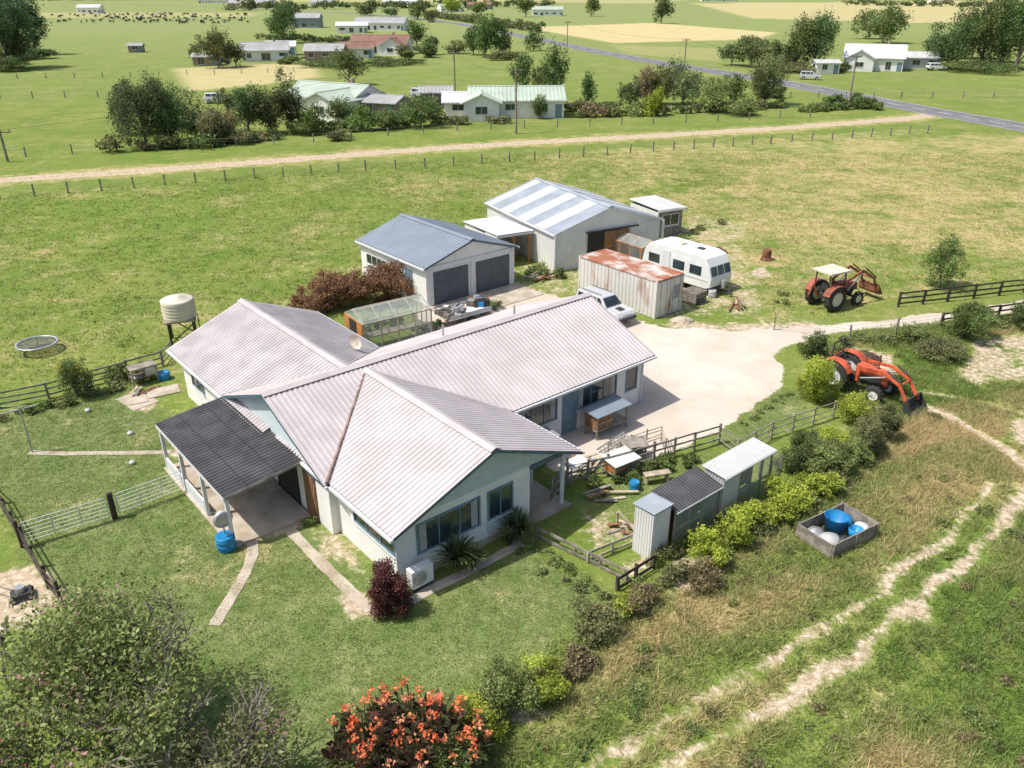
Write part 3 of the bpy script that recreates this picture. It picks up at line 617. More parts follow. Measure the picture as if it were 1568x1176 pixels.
# ---------------------------------------------------------------- vehicles
def offroad(name,loc,rot,mat,scale=1.):
    o=Ob(name,loc,rot,.05,scale)
    lo=[(-2.2,.5),(-2.25,.95),(-2.2,1.12),(.75,1.12),(1.0,1.1),(2.0,1.0),(2.2,.85),(2.22,.5),(1.8,.42),(-1.9,.42)]
    o.extr('body',mat,lo,-.88,.88)
    V=[(-2.12,-.82,1.12),(.95,-.82,1.12),(.35,-.68,1.72),(-1.95,-.68,1.75),(-2.12,.82,1.12),(.95,.82,1.12),(.35,.68,1.72),(-1.95,.68,1.75)]
    o.add('cabin',mat,V,[(0,1,2,3),(7,6,5,4),(0,3,7,4),(1,5,6,2),(3,2,6,7),(0,4,5,1)])
    for sg in(-1,1):
        for x0,x1 in((-1.85,-1.0),(-.9,-.1),(0,.62)):
            y=lambda z:sg*(.83-.235*(z-1.12)); a=.35*(x1>.5)
            o.quad('windows',M['glass'],[(x0,y(1.18),1.18),(x1,y(1.18),1.18),(x1-a,y(1.62),1.62),(x0,y(1.62),1.62)])
    o.quad('windows',M['glass'],[(.93,-.72,1.18),(.93,.72,1.18),(.43,.62,1.66),(.43,-.62,1.66)]); o.quad('windows',M['glass'],[(-2.13,-.68,1.2),(-2.13,.68,1.2),(-2.0,.6,1.62),(-2.0,-.6,1.62)])
    for y in(-.5,.5): o.box('roof_rack',M['dmetal'],(-.8,y,1.83),(2.,.04,.05))
    o.box('bumpers',M['dmetal'],(2.27,0,.55),(.12,1.7,.2));o.box('bumpers',M['dmetal'],(-2.3,0,.55),(.12,1.7,.2)); o.box('bonnet_panel',M['dmetal'],(1.5,0,1.09),(.5,.5,.03),ry=5)
    for y in(-.6,.6): o.box('lights',M['trim'],(2.23,y,.8),(.04,.28,.14))
    for x in(-1.35,1.4):
        for y in(-.82,.82): o.wheel((x,y,.38),.38,.24)
    return o.done()
offroad('offroad_car',(5.55,45.9,0),-50,M['silver'],.86)
def tractor(name,loc,rot,mat,canopy,loader):
    o=Ob(name,loc,rot,.015)
    for y in(-.78,.78): o.wheel((-.9,y,.78),.78,.42,'cream' if canopy else 'trim',22); o.wheel((1.2,y*.9,.44),.44,.26,'cream' if canopy else 'trim',16)
    o.box('chassis',M['dmetal'],(.1,0,.72),(2.4,.38,.36)); o.cyl('axles',M['dmetal'],(-.9,-.7,.78),(-.9,.7,.78),.13); o.cyl('axles',M['dmetal'],(1.2,-.65,.46),(1.2,.65,.46),.08)
    o.extr('bonnet',mat,[(-.1,.9),(-.1,1.48),(1.25,1.42),(1.5,1.32),(1.55,.85)],-.28,.28); o.box('grille',M['dmetal'],(1.56,0,1.1),(.04,.44,.42))
    o.box('engine',M['dmetal'],(.7,0,.95),(1.1,.6,.3)); o.box('headlights',M['trim'],(1.57,.0,1.28),(.03,.4,.08))
    for sg in(-1,1):
        pr=[]
        for i in range(9): a=math.radians(25+i*17); pr.append((-.9+math.cos(a)*.9,.78+math.sin(a)*.86))
        for i in range(8,-1,-1): a=math.radians(25+i*17); pr.append((-.9+math.cos(a)*.86,.78+math.sin(a)*.82))
        for i in range(8):
            q=[pr[i],pr[i+1],pr[16-i],pr[17-i]]; o.extr('mudguards',mat,q,sg*.5,sg*1.0)
    o.box('seat',M['dmetal'],(-.85,0,1.15),(.45,.5,.12)); o.box('seat',M['dmetal'],(-1.08,0,1.4),(.1,.48,.45)); o.cyl('steering',M['dmetal'],(-.1,0,1.4),(-.35,0,1.65),.03); o.lathe('steering',M['dmetal'],[(.2,0),(.23,.02),(.2,.04)],(-.36,0,1.64),'z',14,closed=True)
    o.cyl('exhaust',M['rust'],(.8,.12,1.4),(.8,.12,2.15),.04)
    if canopy:
        for x in(-1.35,-.05):
            for y in(-.55,.55): o.box('cab_posts',M['dmetal'],(x,y,1.65),(.07,.07,1.4))
        o.box('canopy',M['cream'],(-.7,0,2.38),(1.75,1.5,.12)); 
    else:
        for y in(-.5,.5): o.box('roll_bar',M['dmetal'],(-1.3,y,1.6),(.07,.07,1.3))
        o.box('roll_bar',M['dmetal'],(-1.3,0,2.25),(.07,1.07,.07))
    for y in(-.5,.5):
        if loader=='up': P=[(.1,1.55),(1.5,2.15),(2.7,1.45),(3.0,.75)]
        else: P=[(.1,1.5),(1.3,1.6),(2.2,1.25),(2.75,.45)]
        for (x0,z0),(x1,z1) in zip(P[:-1],P[1:]):
            L=math.hypot(x1-x0,z1-z0); o.box('loader_arms',mat,((x0+x1)/2,y,(z0+z1)/2),(L+.08,.08,.15),ry=-math.degrees(math.atan2(z1-z0,x1-x0)))
        o.box('loader_arms',mat,(.15,y,1.15),(.14,.1,.8)); o.cyl('hydraulics',M['metal'],(.3,y,.95),(1.5,y,P[1][1]-.2),.04); o.cyl('hydraulics',M['dmetal'],(P[1][0]+.2,y,P[1][1]+.15),(P[2][0]+.15,y,P[2][1]+.05),.04)
    o.cyl('loader_arms',mat,(2.2 if loader!='up' else 2.6,-.5,1.2 if loader!='up' else 1.5),(2.2 if loader!='up' else 2.6,.5,1.2 if loader!='up' else 1.5),.06)
    bxp,bz=(P[-1]); pr=[(0,.3),(-.12,.1),(-.1,-.2),(.1,-.38),(.5,-.42),(.5,-.38),(.12,-.33),(-.05,-.18),(-.06,.1),(.05,.3)]
    bm=M['rust'] if canopy else M['dmetal']
    o.extr('bucket',bm,[(bxp+a,bz+c_) for a,c_ in pr],-.72,.72)
    for y in(-.73,.73): o.extr('bucket_sides',bm,[(bxp,bz+.3),(bxp-.1,bz-.2),(bxp+.1,bz-.38),(bxp+.48,bz-.4)],y-.02,y+.02)
    if canopy:
        for (a,c_) in (((-1.6,0,.8),(-2.0,.1,1.7)),((-2.0,.1,1.7),(-2.3,.1,1.0))): o.cyl('rear_arm',mat,a,c_,.07,n=6)
    return o.done()
tractor('tractor',(20.3,48.1,0),28,M['red'],True,'up'); tractor('tractor',(17.1,36.0,0),-50,M['orange'],False,'down')
def junk_trailer():
    o=Ob('flatbed_trailer',(-2.9,45.1,0),38)
    o.box('deck',M['white'],(0,0,.72),(3.0,1.7,.1)); 
    for y in(-.85,.85): o.wheel((0,y,.33),.33,.2); o.box('rails',M['metal'],(0,y,.85),(3.,.04,.2))
    o.box('drawbar',M['dmetal'],(2.0,0,.5),(1.2,.08,.08)); o.done()
    for i in range(40):
        a=R.uniform(-3.0,2.9);b2=R.uniform(-2.1,-1.0) if i%2 else R.uniform(-.65,.65); z=0 if i%2 else .77
        c_=R.choice(['dmetal','woodgrey','metal','bluep','rust','dark','white','palegrey']); s_=R.uniform(.2,.5); 
        nm,ob=R.choice([('crate',0),('paint_tin',1),('toolbox',2),('toolbox',2)])
        ca,sa=math.cos(math.radians(38)),math.sin(math.radians(38)); a=max(-1.35,min(1.35,a)) if z else a
        p=(-2.9+a*ca-b2*sa,45.1+a*sa+b2*ca,z); q=Ob(nm,p,R.uniform(0,90),.01)
        if ob==1: q.cyl('tin',M[c_],(0,0,0),(0,0,s_),s_*.4,n=14); q.cyl('lid',M['metal'],(0,0,s_),(0,0,s_+.03),s_*.42,n=14)
        elif ob==0:
            for zz_ in(.05,.2,.35): 
                for sg in(-1,1): q.box('slats',M['woodgrey'],(0,sg*.25,zz_),(.6,.03,.1)); q.box('slats',M['woodgrey'],(sg*.3,0,zz_),(.03,.5,.1))
            q.box('contents',M[c_],(0,0,.2),(.5,.42,.3))
        else: q.box('box',M[c_],(0,0,s_*.4),(s_*1.8,s_,s_*.8)); q.box('handle',M['dmetal'],(0,0,s_*.85),(s_,.05,.05))
        q.done()
junk_trailer()
def planks(nm,loc,rot,n,L,spread=.8,mat=('woodgrey','woodpale','wood')):
    o=Ob(nm,loc,rot)
    for i in range(n): o.box('boards',M[R.choice(mat)],(R.uniform(-spread,spread),R.uniform(-spread,spread)*.7,.04+.035*i),(L*R.uniform(.5,1.),.13,.03),rz=R.gauss(0,22))
    o.box('bearers',M['woodgrey'],(0,0,.015),(.1,spread*1.4,.03)); o.done()
planks('plank_pile',hl(11.0,-6.4),50,8,1.8); planks('plank_pile',S(930,760),20,6,1.6,.5); planks('plank_pile',S(1120,470),70,7,2.); planks('plank_pile',S(835,425),30,9,2.2,.7); planks('plank_pile',S(955,815),10,6,1.5,.6); planks('plank_pile',S(220,600),60,5,1.3,.4)
# ---------------------------------------------------------------- water tank, trampoline, drums
tx,ty,_=S(283,522); o=Ob('water_tank',(tx,ty,0),20,scale=.87)
for a in range(4):
    an=math.pi/4+a*math.pi/2; x,y=math.cos(an)*1.05,math.sin(an)*1.05; o.box('stand_legs',M['wooddark'],(x,y,.8),(.13,.13,1.6)); 
    x2,y2=math.cos(an+math.pi/2)*1.05,math.sin(an+math.pi/2)*1.05; o.cyl('braces',M['wooddark'],(x,y,.2),(x2,y2,1.4),.04,n=5)
o.box('platform',M['woodgrey'],(0,0,1.65),(1.9,1.9,.1))
pf=[(.001,1.7),(1.0,1.7)]
for i in range(5): z=1.72+i*.22; pf+=[(1.0,z),(1.02,z+.05),(1.02,z+.15),(1.0,z+.19)]
pf+=[(1.02,2.86),(.9,2.93),(.3,3.02),(.25,3.1),(.001,3.1)]
o.lathe('tank',M['cream'],pf,(0,0,0),'z',36); o.cyl('pipe',M['dmetal'],(1.05,0,1.8),(1.05,0,0),.03,n=6); o.done()
x,y,_=S(60,538); o=Ob('trampoline',(x,y,0),0,scale=.95); o.lathe('rim',M['metal'],[(1.0,.50),(1.12,.5),(1.12,.56),(1.0,.56)],(0,0,0),'z',32,closed=True); o.lathe('mat',M['tramp'],[(1.0,.53),(.001,.51)],(0,0,0),'z',32)
for a in range(6): an=a*math.pi/3; o.cyl('legs',M['metal'],(math.cos(an)*1.07,math.sin(an)*1.07,0),(math.cos(an)*1.07,math.sin(an)*1.07,.52),.025,n=6)
o.done()
def drum(px,py,r,hh,mat='bluep',nm='plastic_drum',loc=None):
    x,y,z=loc or S(px,py); o=Ob(nm,(x,y,z),0); o.lathe('shell',M[mat],[(.001,0),(r*.95,0),(r,.05),(r,hh*.33),(r*1.04,hh*.36),(r,hh*.39),(r,hh*.63),(r*1.04,hh*.66),(r,hh*.7),(r,hh*.95),(r*.93,hh),(r*.85,hh*.97),(.001,hh*.95)],(0,0,0),'z',22); o.cyl('cap',M['metal'],(r*.4,0,hh*.94),(r*.4,0,hh),r*.15); o.done()
drum(348,840,.33,.6); drum(971,750,.2,.4); drum(252,580,.3,.4); drum(1090,455,.25,.5,'palegrey')
x,y,_=S(1280,822); o=Ob('timber_bin',(x,y,0),32)
for sg in(-1,1):
    for z in(.08,.23,.38,.53): o.box('side_boards',M['woodgrey'],(0,sg*.75,z),(2.5,.04,.14)); o.box('side_boards',M['woodgrey'],(sg*1.25,0,z),(.04,1.46,.14))
    for x_ in(-1.2,0,1.2): o.box('stakes',M['woodgrey'],(x_,sg*.79,.32),(.07,.05,.64))
o.box('base',M['wooddark'],(0,0,.05),(2.46,1.46,.04))
def sack(cx,cy,rx_,ry_,hz,mat):
    o.lathe('sacks',mat,[(.001,.08),(1,.1),(1.05,.5),(.8,.9),(.001,1.)],(0,0,0),'z',12); d=o.P['sacks']; n=12*5
    for i in range(len(d['V'])-n,len(d['V'])):
        a=d['V'][i]; d['V'][i]=(cx+a[0]*rx_*R.uniform(.9,1.1),cy+a[1]*ry_*R.uniform(.9,1.1),a[2]*hz)
sack(-.75,-.25,.42,.36,.5,M['palegrey']); sack(-.8,.35,.36,.3,.45,M['metal']); sack(.85,-.35,.32,.28,.45,M['white']); sack(.9,.35,.28,.28,.4,M['bluep']); sack(-.2,-.45,.28,.22,.35,M['dmetal'])
o.lathe('blue_tub',M['bluep'],[(.001,.1),(.33,.1),(.4,.75),(.43,.77),(.38,.73),(.3,.2),(.001,.2)],(.1,.2,0),'z',22); o.lathe('blue_tub',M['bluep'],[(.001,.1),(.2,.1),(.26,.5),(.22,.5),(.001,.2)],(.4,-.45,0),'z',20)
o.done()
# ---------------------------------------------------------------- garden sheds row (right of house)
RB=Matrix.Translation((4.55,22.9,0))@Matrix.Rotation(math.radians(40),4,'Z')
def rl(x,y): return tuple(RB@Vector((x,y,0)))
o=Ob('garden_shed',rl(.05,-.35),40); o.box('walls',M['shedwall'],(.45,.42,.95),(.86,.8,1.9))
o.corr('cladding',M['shedwall'],(0,0,0),(0,1,0),(0,0,1),.84,1.9,.12,.02,(-1,0,0)); o.corr('cladding',M['shedwall'],(0,0,0),(1,0,0),(0,0,1),.9,1.9,.12,.02,(0,-1,0))
o.corr('roof',M['shedroof'],(-.06,-.06,2.0),(1,0,0),(0,1,-.04),1.05,1.0,.12,.02); o.done()
o=Ob('greenhouse',rl(1.1,-.45),40)
for x in(0,.8,1.6,2.4):
    for y,zt in((0,1.65),(.95,1.9)): o.box('frame',M['woodgrey'],(x,y,zt/2),(.06,.06,zt))
for z in(.05,.85,1.62): o.box('frame',M['woodgrey'],(1.2,0,z),(2.4,.05,.05))
o.quad('panels',M['film'],[(0,-.03,.05),(2.4,-.03,.05),(2.4,-.03,1.6),(0,-.03,1.6)]); o.quad('panels',M['film'],[(2.43,0,.05),(2.43,.95,.05),(2.43,.95,1.85),(2.43,0,1.6)]); o.quad('back_wall',M['wood'],[(0,.98,0),(2.4,.98,0),(2.4,.98,1.87),(0,.98,1.87)])
o.box('bench',M['wooddark'],(1.2,.6,.7),(2.2,.5,.06)); o.corr('roof',M['verand'],(-.08,-.12,1.7),(1,0,0),(0,1.25,.27),2.6,1.28,.14,.02); o.box('roof_edge',M['trim'],(1.2,-.13,1.67),(2.55,.03,.05)); o.done()
o=Ob('garden_shed',rl(3.75,-.5),40); o.box('walls',M['palegrey'],(.5,.45,.97),(.96,.86,1.94)); o.corr('cladding',M['palegrey'],(0,0,0),(0,1,0),(0,0,1),.9,1.95,.14,.02,(-1,0,0)); o.corr('cladding',M['palegrey'],(0,0,0),(1,0,0),(0,0,1),1.,1.95,.14,.02,(0,-1,0))
for x in(1.0,1.7,2.4,3.0):
    for y in(0,.9): o.box('frame',M['woodgrey'],(x,y,.97),(.06,.06,1.94))
for z in(.9,1.9): o.box('frame',M['woodgrey'],(2.0,0,z),(2.0,.05,.05))
o.quad('panels',M['film'],[(1.,-.03,.05),(3.0,-.03,.05),(3.0,-.03,1.9),(1.,-.03,1.9)]); o.quad('panels',M['wood'],[(1.,.92,.05),(3.0,.92,.05),(3.0,.92,1.9),(1.,.92,1.9)])
o.corr('roof',M['palegrey'],(-.1,-.1,2.0),(1,0,0),(0,1.1,.08),3.25,1.1,.14,.02); o.box('roof_edge',M['trim'],(1.52,-.11,1.96),(3.2,.04,.06))
for x in(3.1,3.8): o.cyl('wire_cage',M['woodgrey'],(x,0,0),(x,0,1.5),.03,n=5); o.cyl('wire_cage',M['woodgrey'],(x,.9,0),(x,.9,1.5),.03,n=5)
o.quad('wire_cage',M['mesh'],[(3.1,-.02,0),(3.8,-.02,0),(3.8,-.02,1.5),(3.1,-.02,1.5)]); o.quad('wire_cage',M['mesh'],[(3.82,0,0),(3.82,.9,0),(3.82,.9,1.5),(3.82,0,1.5)]); o.done()
def hutch(nm,loc,rot,W=1.4,D=.7,H=1.1,roofm='metal',body='wood'):
    o=Ob(nm,loc,rot)
    for x in(-W/2,W/2):
        for y in(-D/2,D/2): o.box('legs',M['woodgrey'],(x*.94,y*.9,H*.5),(.07,.07,H))
    o.box('cabinet',M[body],(-W*.24,0,H*.65),(W*.5,D*.9,H*.6)); o.box('floor',M['woodgrey'],(0,0,H*.36),(W,D,.05)); o.box('back',M[body],(W*.25,D*.42,H*.65),(W*.48,.04,H*.58))
    o.quad('wire_front',M['mesh'],[(0,-D*.46,H*.38),(W*.47,-D*.46,H*.38),(W*.47,-D*.46,H*.95),(0,-D*.46,H*.95)]); o.box('door_bars',M['woodpale'],(-W*.24,-D*.47,H*.65),(W*.45,.03,.05))
    o.box('roof',M[roofm],(0,-.02,H+.06),(W+.2,D+.2,.04),rx=5); return o.done()
hutch('rabbit_hutch',hl(13.6,-5.0),40,2.0,.8,1.15,'garroof','wood'); hutch('rabbit_hutch',hl(9.6,-5.0),40,1.3,.7,1.1,'metal','wood')
hutch('chicken_coop',hl(11.4,-7.9),35,1.2,.8,.75,'shedlite','woodor'); hutch('rabbit_hutch',hl(12.8,-7.4),10,.9,.6,.7,'woodgrey','woodgrey')
o=Ob('ladder',hl(12.9,-6.2,.05),48)
for y in(-.2,.2): o.box('rails',M['metal'],(0,y,.12),(2.,.05,.07))
for i in range(8): o.box('rungs',M['metal'],(-.9+i*.25,0,.12),(.04,.38,.04))
for y in(-.25,.25): o.box('feet',M['metal'],(0,y,.04),(.3,.04,.1))
o.done()
x,y,_=S(1005,738); o=Ob('garden_bench',(x,y,0),15); o.box('seat',M['woodpale'],(0,0,.42),(1.1,.35,.05)); 
for a in(-.45,.45): o.box('legs',M['woodpale'],(a,0,.2),(.06,.3,.4))
o.done()
x,y,_=S(880,735); o=Ob('work_table',(x,y,0),40); o.box('top',M['white'],(0,0,.85),(1.0,.6,.05)); 
for a in(-.45,.45):
    for b2 in(-.25,.25): o.box('legs',M['metal'],(a,b2,.42),(.05,.05,.84))
o.done()
x,y,_=S(222,585); o=Ob('workbench',(x,y,0),40); o.box('top',M['woodgrey'],(0,0,.9),(1.3,.7,.06)); o.box('shelf',M['woodgrey'],(0,0,.4),(1.2,.6,.04)); o.box('drawer_unit',M['metal'],(.3,0,.65),(.5,.6,.42))
for a in(-.6,.6):
    for b2 in(-.3,.3): o.box('legs',M['woodgrey'],(a,b2,.45),(.07,.07,.9))
o.done()
x,y,_=S(250,600);o=Ob('paving_slab',(x,y,0),30);o.box('slabs',M['conc'],(0,0,.03),(1.5,1.,.06));o.box('slabs',M['conc'],(-1.2,-.4,.03),(.8,.8,.055));o.done()
x,y,_=S(35,915); o=Ob('rotary_mower',(x,y,0),30,.02); o.box('deck',M['dmetal'],(0,0,.2),(.6,.45,.15)); o.cyl('engine',M['metal'],(0,0,.27),(0,0,.45),.15)
for a in(-.25,.25):
    for b2 in(-.25,.25): o.wheel((a,b2,.1),.1,.06)
for b2 in(-.2,.2): o.cyl('handle',M['metal'],(-.25,b2,.25),(-.9,b2,.9),.015)
o.cyl('handle',M['metal'],(-.9,-.2,.9),(-.9,.2,.9),.015); o.done()
for px,py in((200,665),(203,710),(135,630)):
    x,y,_=S(px,py); o=Ob('garden_stone',(x,y,0))
    o.lathe('stone',M['palegrey'],[(.001,0),(.12,.01),(.15,.07),(.09,.14),(.001,.16)],(0,0,0),'z',9); o.done()
x,y,_=S(1173,398); o=Ob('tree_stump',(x,y,0)); o.lathe('stump',M['rust'],[(.45,0),(.34,.2),(.33,.75),(.3,.8),(.001,.78)],(0,0,0),'z',12,False); o.done()
def heap(nm,px,py,r,hh,mat):
    x,y,_=S(px,py); o=Ob(nm,(x,y,0)); V=[];n=18;m_=7
    for j in range(m_):
        for i in range(n):
            a=2*math.pi*i/n; rr=r*(1-j/(m_-1))*(1+.15*math.sin(3*a+j)+R.uniform(-.08,.08)); V.append((math.cos(a)*rr,math.sin(a)*rr*.8,hh*math.sin(j/(m_-1)*math.pi/2)+R.uniform(-.04,.04)*(j>0)))
    o.add(nm,mat,V,[(j*n+i,j*n+(i+1)%n,(j+1)*n+(i+1)%n,(j+1)*n+i) for j in range(m_-1) for i in range(n)]); o.done()
soil=simple('soil_dark',(.10,.065,.045),.95,0,.4,4.,bump=.8); heap('soil_heap',1322,552,1.0,.55,soil); heap('gravel_heap',1045,492,.7,.3,M['conc']); heap('rubble_heap',1100,388,.7,.5,M['rust'])
x,y,_=S(1062,462); o=Ob('pallet_stack',(x,y,0),40)
for i in range(5):
    for j in range(6): o.box('slats',M['woodgrey'],(0,-.5+j*.2,.14+i*.16),(1.1,.12,.025))
    for j in(-.5,0,.5): o.box('bearers',M['woodgrey'],(j,0,.07+i*.16),(.09,1.1,.1))
o.done()
# ---------------------------------------------------------------- fences, gates, poles
def fence(nm,pts,hh,sp_,rails,mat,pr=.06,rr=.05,wire=False):
    P=[Vector(S(*p)) for p in pts]; o=Ob(nm)
    for a,b_ in zip(P[:-1],P[1:]):
        L=(b_-a).length;n=max(1,round(L/sp_));an=math.degrees(math.atan2(b_.y-a.y,b_.x-a.x))
        for i in range(n+1):
            p=a.lerp(b_,i/n); jh=hh*R.uniform(.92,1.1); o.box('posts',mat,(p.x,p.y,jh/2),(pr*2,pr*2,jh),rz=an,rx=R.uniform(-4,4))
        for k in range(rails):
            z=hh*(.25+.68*k/max(1,rails-1)); m_=(a+b_)/2
            if wire: o.cyl('wires',M['metal'],(a.x,a.y,z),(b_.x,b_.y,z),.008,n=3)
            else:
                for i in range(n):
                    p=a.lerp(b_,(i+.5)/n); o.box('rails',mat,(p.x+pr*.9*math.sin(math.radians(an)),p.y-pr*.9*math.cos(math.radians(an)),z+R.uniform(-.02,.02)),(L/n*1.0,.035,rr*2),rz=an,ry=R.uniform(-1.5,1.5))
    return o.done()
fence('post_and_rail_fence',[(1375,470),(1450,462),(1568,448),(1700,430)],1.0,2.,3,M['wooddark'])
fence('post_and_rail_fence',[(1440,502),(1568,484),(1700,462)],1.0,2.,3,M['wooddark'])
fence('wire_fence',[(1185,505),(1300,520),(1440,502)],.9,3.,4,M['woodgrey'],.04,wire=True)
fence('picket_fence',[(868,742),(930,728),(1000,708),(1062,690),(1100,678)],.95,1.2,3,M['woodgrey'],.045,.035)
fence('yard_fence',[(845,770),(868,742)],1.2,.35,3,M['woodgrey'],.03,.05)
fence('yard_fence',[(1100,678),(1128,700),(1180,672),(1275,640)],.9,1.2,3,M['woodgrey'],.03,.02)
fence('kennel_fence',[(930,708),(965,692),(1012,676),(1018,697)],.85,.8,4,M['woodpale'],.025,.015)
fence('timber_fence',[(822,822),(880,850),(958,888)],.45,1.2,2,M['woodgrey'],.05,.06)
fence('timber_fence',[(900,862),(972,832),(945,800)],.5,1.2,2,M['woodpale'],.04,.05)
fence('timber_fence',[(945,905),(1000,870)],.6,.9,2,M['wooddark'],.05,.06)
fence('boundary_fence',[(-120,650),(0,625),(75,610),(140,590),(250,560),(262,545)],.85,1.6,3,M['woodgrey'],.05,.04)
fence('yard_fence',[(-40,735),(0,772),(40,840),(75,900),(95,925)],.9,1.2,3,M['wooddark'],.045,.03)
fence('yard_fence',[(-20,960),(15,1010),(20,1060)],.9,1.,2,M['wooddark'],.05,.05)
x,y,_=S(50,693); o=Ob('clothesline_post',(x,y,0)); o.cyl('post',M['metal'],(0,0,0),(0,0,2.2),.04); o.cyl('crossbar',M['metal'],(-.5,-.4,2.1),(.5,.4,2.1),.03); 
for a in(-1,0,1): o.cyl('lines',M['metal'],(a*.45,a*.36,2.1),(a*.45-9,a*.36-.6,2.15),.006,n=3)
o.done()
def gate(a,b_,hh=1.05,nr=6):
    a=Vector(S(*a));b_=Vector(S(*b_));o=Ob('farm_gate')
    for p in(a,b_): o.cyl('end_posts',M['wooddark'],(p.x,p.y,0),(p.x,p.y,hh+.1),.07)
    d=(b_-a).normalized(); a2=a+d*.15;b2=b_-d*.15
    for i in range(nr): z=.2+(hh-.25)*i/(nr-1); o.cyl('rails',M['trim'],(a2.x,a2.y,z),(b2.x,b2.y,z),.015,n=6)
    for i in range(4): p=a2.lerp(b2,i/3); o.cyl('stays',M['trim'],(p.x,p.y,.2),(p.x,p.y,hh-.05),.016,n=6)
    o.done()
gate((35,838),(175,795)); gate((178,793),(288,752))
fence('wire_fence',[(-700,345),(0,305),(300,280),(560,262),(780,248),(1000,232),(1180,220),(1420,204)],1.1,3.,3,M['woodgrey'],.07,wire=True)
fence('wire_fence',[(-100,240),(40,240),(180,232),(420,222),(700,200),(1000,190),(1240,180)],1.1,5.,3,M['woodgrey'],.07,wire=True)
fence('wire_fence',[(1210,150),(1380,150),(1568,150)],1.1,5.,3,M['woodgrey'],.08,wire=True)
fence('wire_fence',[(-200,125),(200,118),(450,110)],1.1,6.,3,M['woodgrey'],.08,wire=True)
fence('wire_fence',[(-200,152),(100,150),(250,148)],1.1,6.,3,M['woodgrey'],.08,wire=True)
def pole(px,py,hpx):
    x,y,_=S(px,py); H=hpx/kk(py)/.92; o=Ob('power_pole',(x,y,0),20); o.cyl('pole',M['woodgrey'],(0,0,0),(0,0,H),.17,.12,8); o.box('crossarm',M['woodgrey'],(0,0,H-.4),(2.2,.12,.14))
    for a in(-.95,0,.95): o.cyl('insulators',M['dmetal'],(a,0,H-.33),(a,0,H-.1),.05,n=6)
    o.done(); return Vector((x,y,H-.15))
PP=[pole(12,248,45),pole(790,205,88),pole(697,150,62),pole(868,82,42),pole(1047,108,42),pole(1298,167,72)]
def cable(a,b_,sag=1.2):
    o=Ob('overhead_cable'); p=None
    for i in range(13):
        t=i/12;q=a.lerp(b_,t)-Vector((0,0,sag*4*t*(1-t)))
        if p is not None: o.cyl('overhead_cable',M['dmetal'],p,q,.018,n=3)
        p=q
    o.done()
cable(PP[0],PP[2]);cable(PP[3],PP[4]);cable(PP[4],PP[5]);cable(PP[1],PP[2])
# ---------------------------------------------------------------- background houses
def bghouse(nm,px,py,rot,W,L,ze,zr,wall,roof,trim='trim',wings=()):
    x,y,_=S(px,py); o=Ob(nm,(x,y,0),rot)
    groof(o,'x',0,W/2,-L/2,L/2,ze,zr,M[roof],M[trim],.6,.04); pent(o,'walls',M[wall],'x',0,W/2-.4,-L/2+.4,L/2-.4,ze+.05,zr-.18)
    n=max(2,int(L/4.5)); a=-L/2+1.6
    while a<L/2-1.6:
        w_=R.choice([1.2,1.8,2.4]); win(o,'y-',-W/2+.4,a+w_/2,R.choice([.9,1.2,.3]),2.1,w_,2,'trim'); a+=w_+R.uniform(1.,3.)
    win(o,'x-',-L/2+.4,0,1.,2.1,1.8,2,'trim'); win(o,'x+',L/2-.4,0,1.,2.1,1.8,2,'trim'); o.box('door',M['frame'],(L*.5-1.2,-W/2+.36,1.0),(1.,.06,2.))
    for cx,w2,l0,l1 in wings:
        groof(o,'y',cx,w2/2,l0,l1,ze,ze+(zr-ze)*w2/W,M[roof],M[trim],.6,.04); pent(o,'walls',M[wall],'y',cx,w2/2-.4,l0+.4,l1-.4,ze+.05,ze+(zr-ze)*w2/W-.18); win(o,'y-',l0+.4,cx,1.,2.1,1.8,2,'trim')
    if zr>4.3 and ze<3: o.box('chimney',M['brick'],(L*.2,W*.12,zr),(.6,.6,1.3))
    return o.done()
bghouse('farm_cottage',515,172,-28,9,14,2.7,4.5,'wall','greenroof',wings=((4,7,-9,0),)); bghouse('carport',590,178,-20,6,7,2.4,3.2,'woodgrey','greyroof')
bghouse('white_cottage',790,176,3,8,15,2.6,4.3,'wall','greenroof',wings=((-5.5,6,-7,0),)); bghouse('white_garage',712,178,3,6,7,2.4,3.6,'wall','whiteroof')
bghouse('brick_house',585,82,-8,9,18,2.7,5.2,'wall','redroof',wings=((5,7,-9,0),)); bghouse('brick_house',548,88,5,7,10,2.6,4.2,'wall','redroof')
bghouse('farm_cottage',408,92,15,9,13,2.7,4.6,'wall','greyroof'); bghouse('farm_cottage',500,92,0,8,11,2.6,4.2,'brick','greyroof')
bghouse('farm_cottage',585,46,-5,13,24,3.2,5.5,'wall','greyroof'); bghouse('farm_building',540,50,8,9,14,3.,4.4,'wall','whiteroof'); bghouse('farm_building',472,42,0,10,14,4.5,6.5,'garroof','greyroof')
bghouse('farm_building',838,24,0,10,22,4,6,'wall','greenroof'); bghouse('farm_building',388,12,0,14,45,4,7,'brick','greyroof'); bghouse('farm_building',140,20,0,10,18,4,6,'wall','whiteroof')
bghouse('farm_building',690,18,20,12,20,4,6,'wall','greyroof');bghouse('farm_building',615,8,0,12,40,4,7,'wall','whiteroof');bghouse('farm_building',330,5,0,12,40,4,7,'wall','redroof');bghouse('farm_building',735,14,-10,12,22,4,6,'brick','redroof');bghouse('farm_building',495,10,0,12,26,4,6,'wall','greyroof');bghouse('farm_building',1100,2,0,12,50,4,7,'wall','whiteroof')
bghouse('weatherboard_house',1335,106,-22,10,14,2.9,5.6,'white','whiteroof',wings=((-3,7,-8,0),)); bghouse('farm_building',1395,104,-10,7,11,2.6,3.8,'palegrey','palegrey'); bghouse('farm_building',1440,4,0,10,30,4,6,'wall','greyroof')
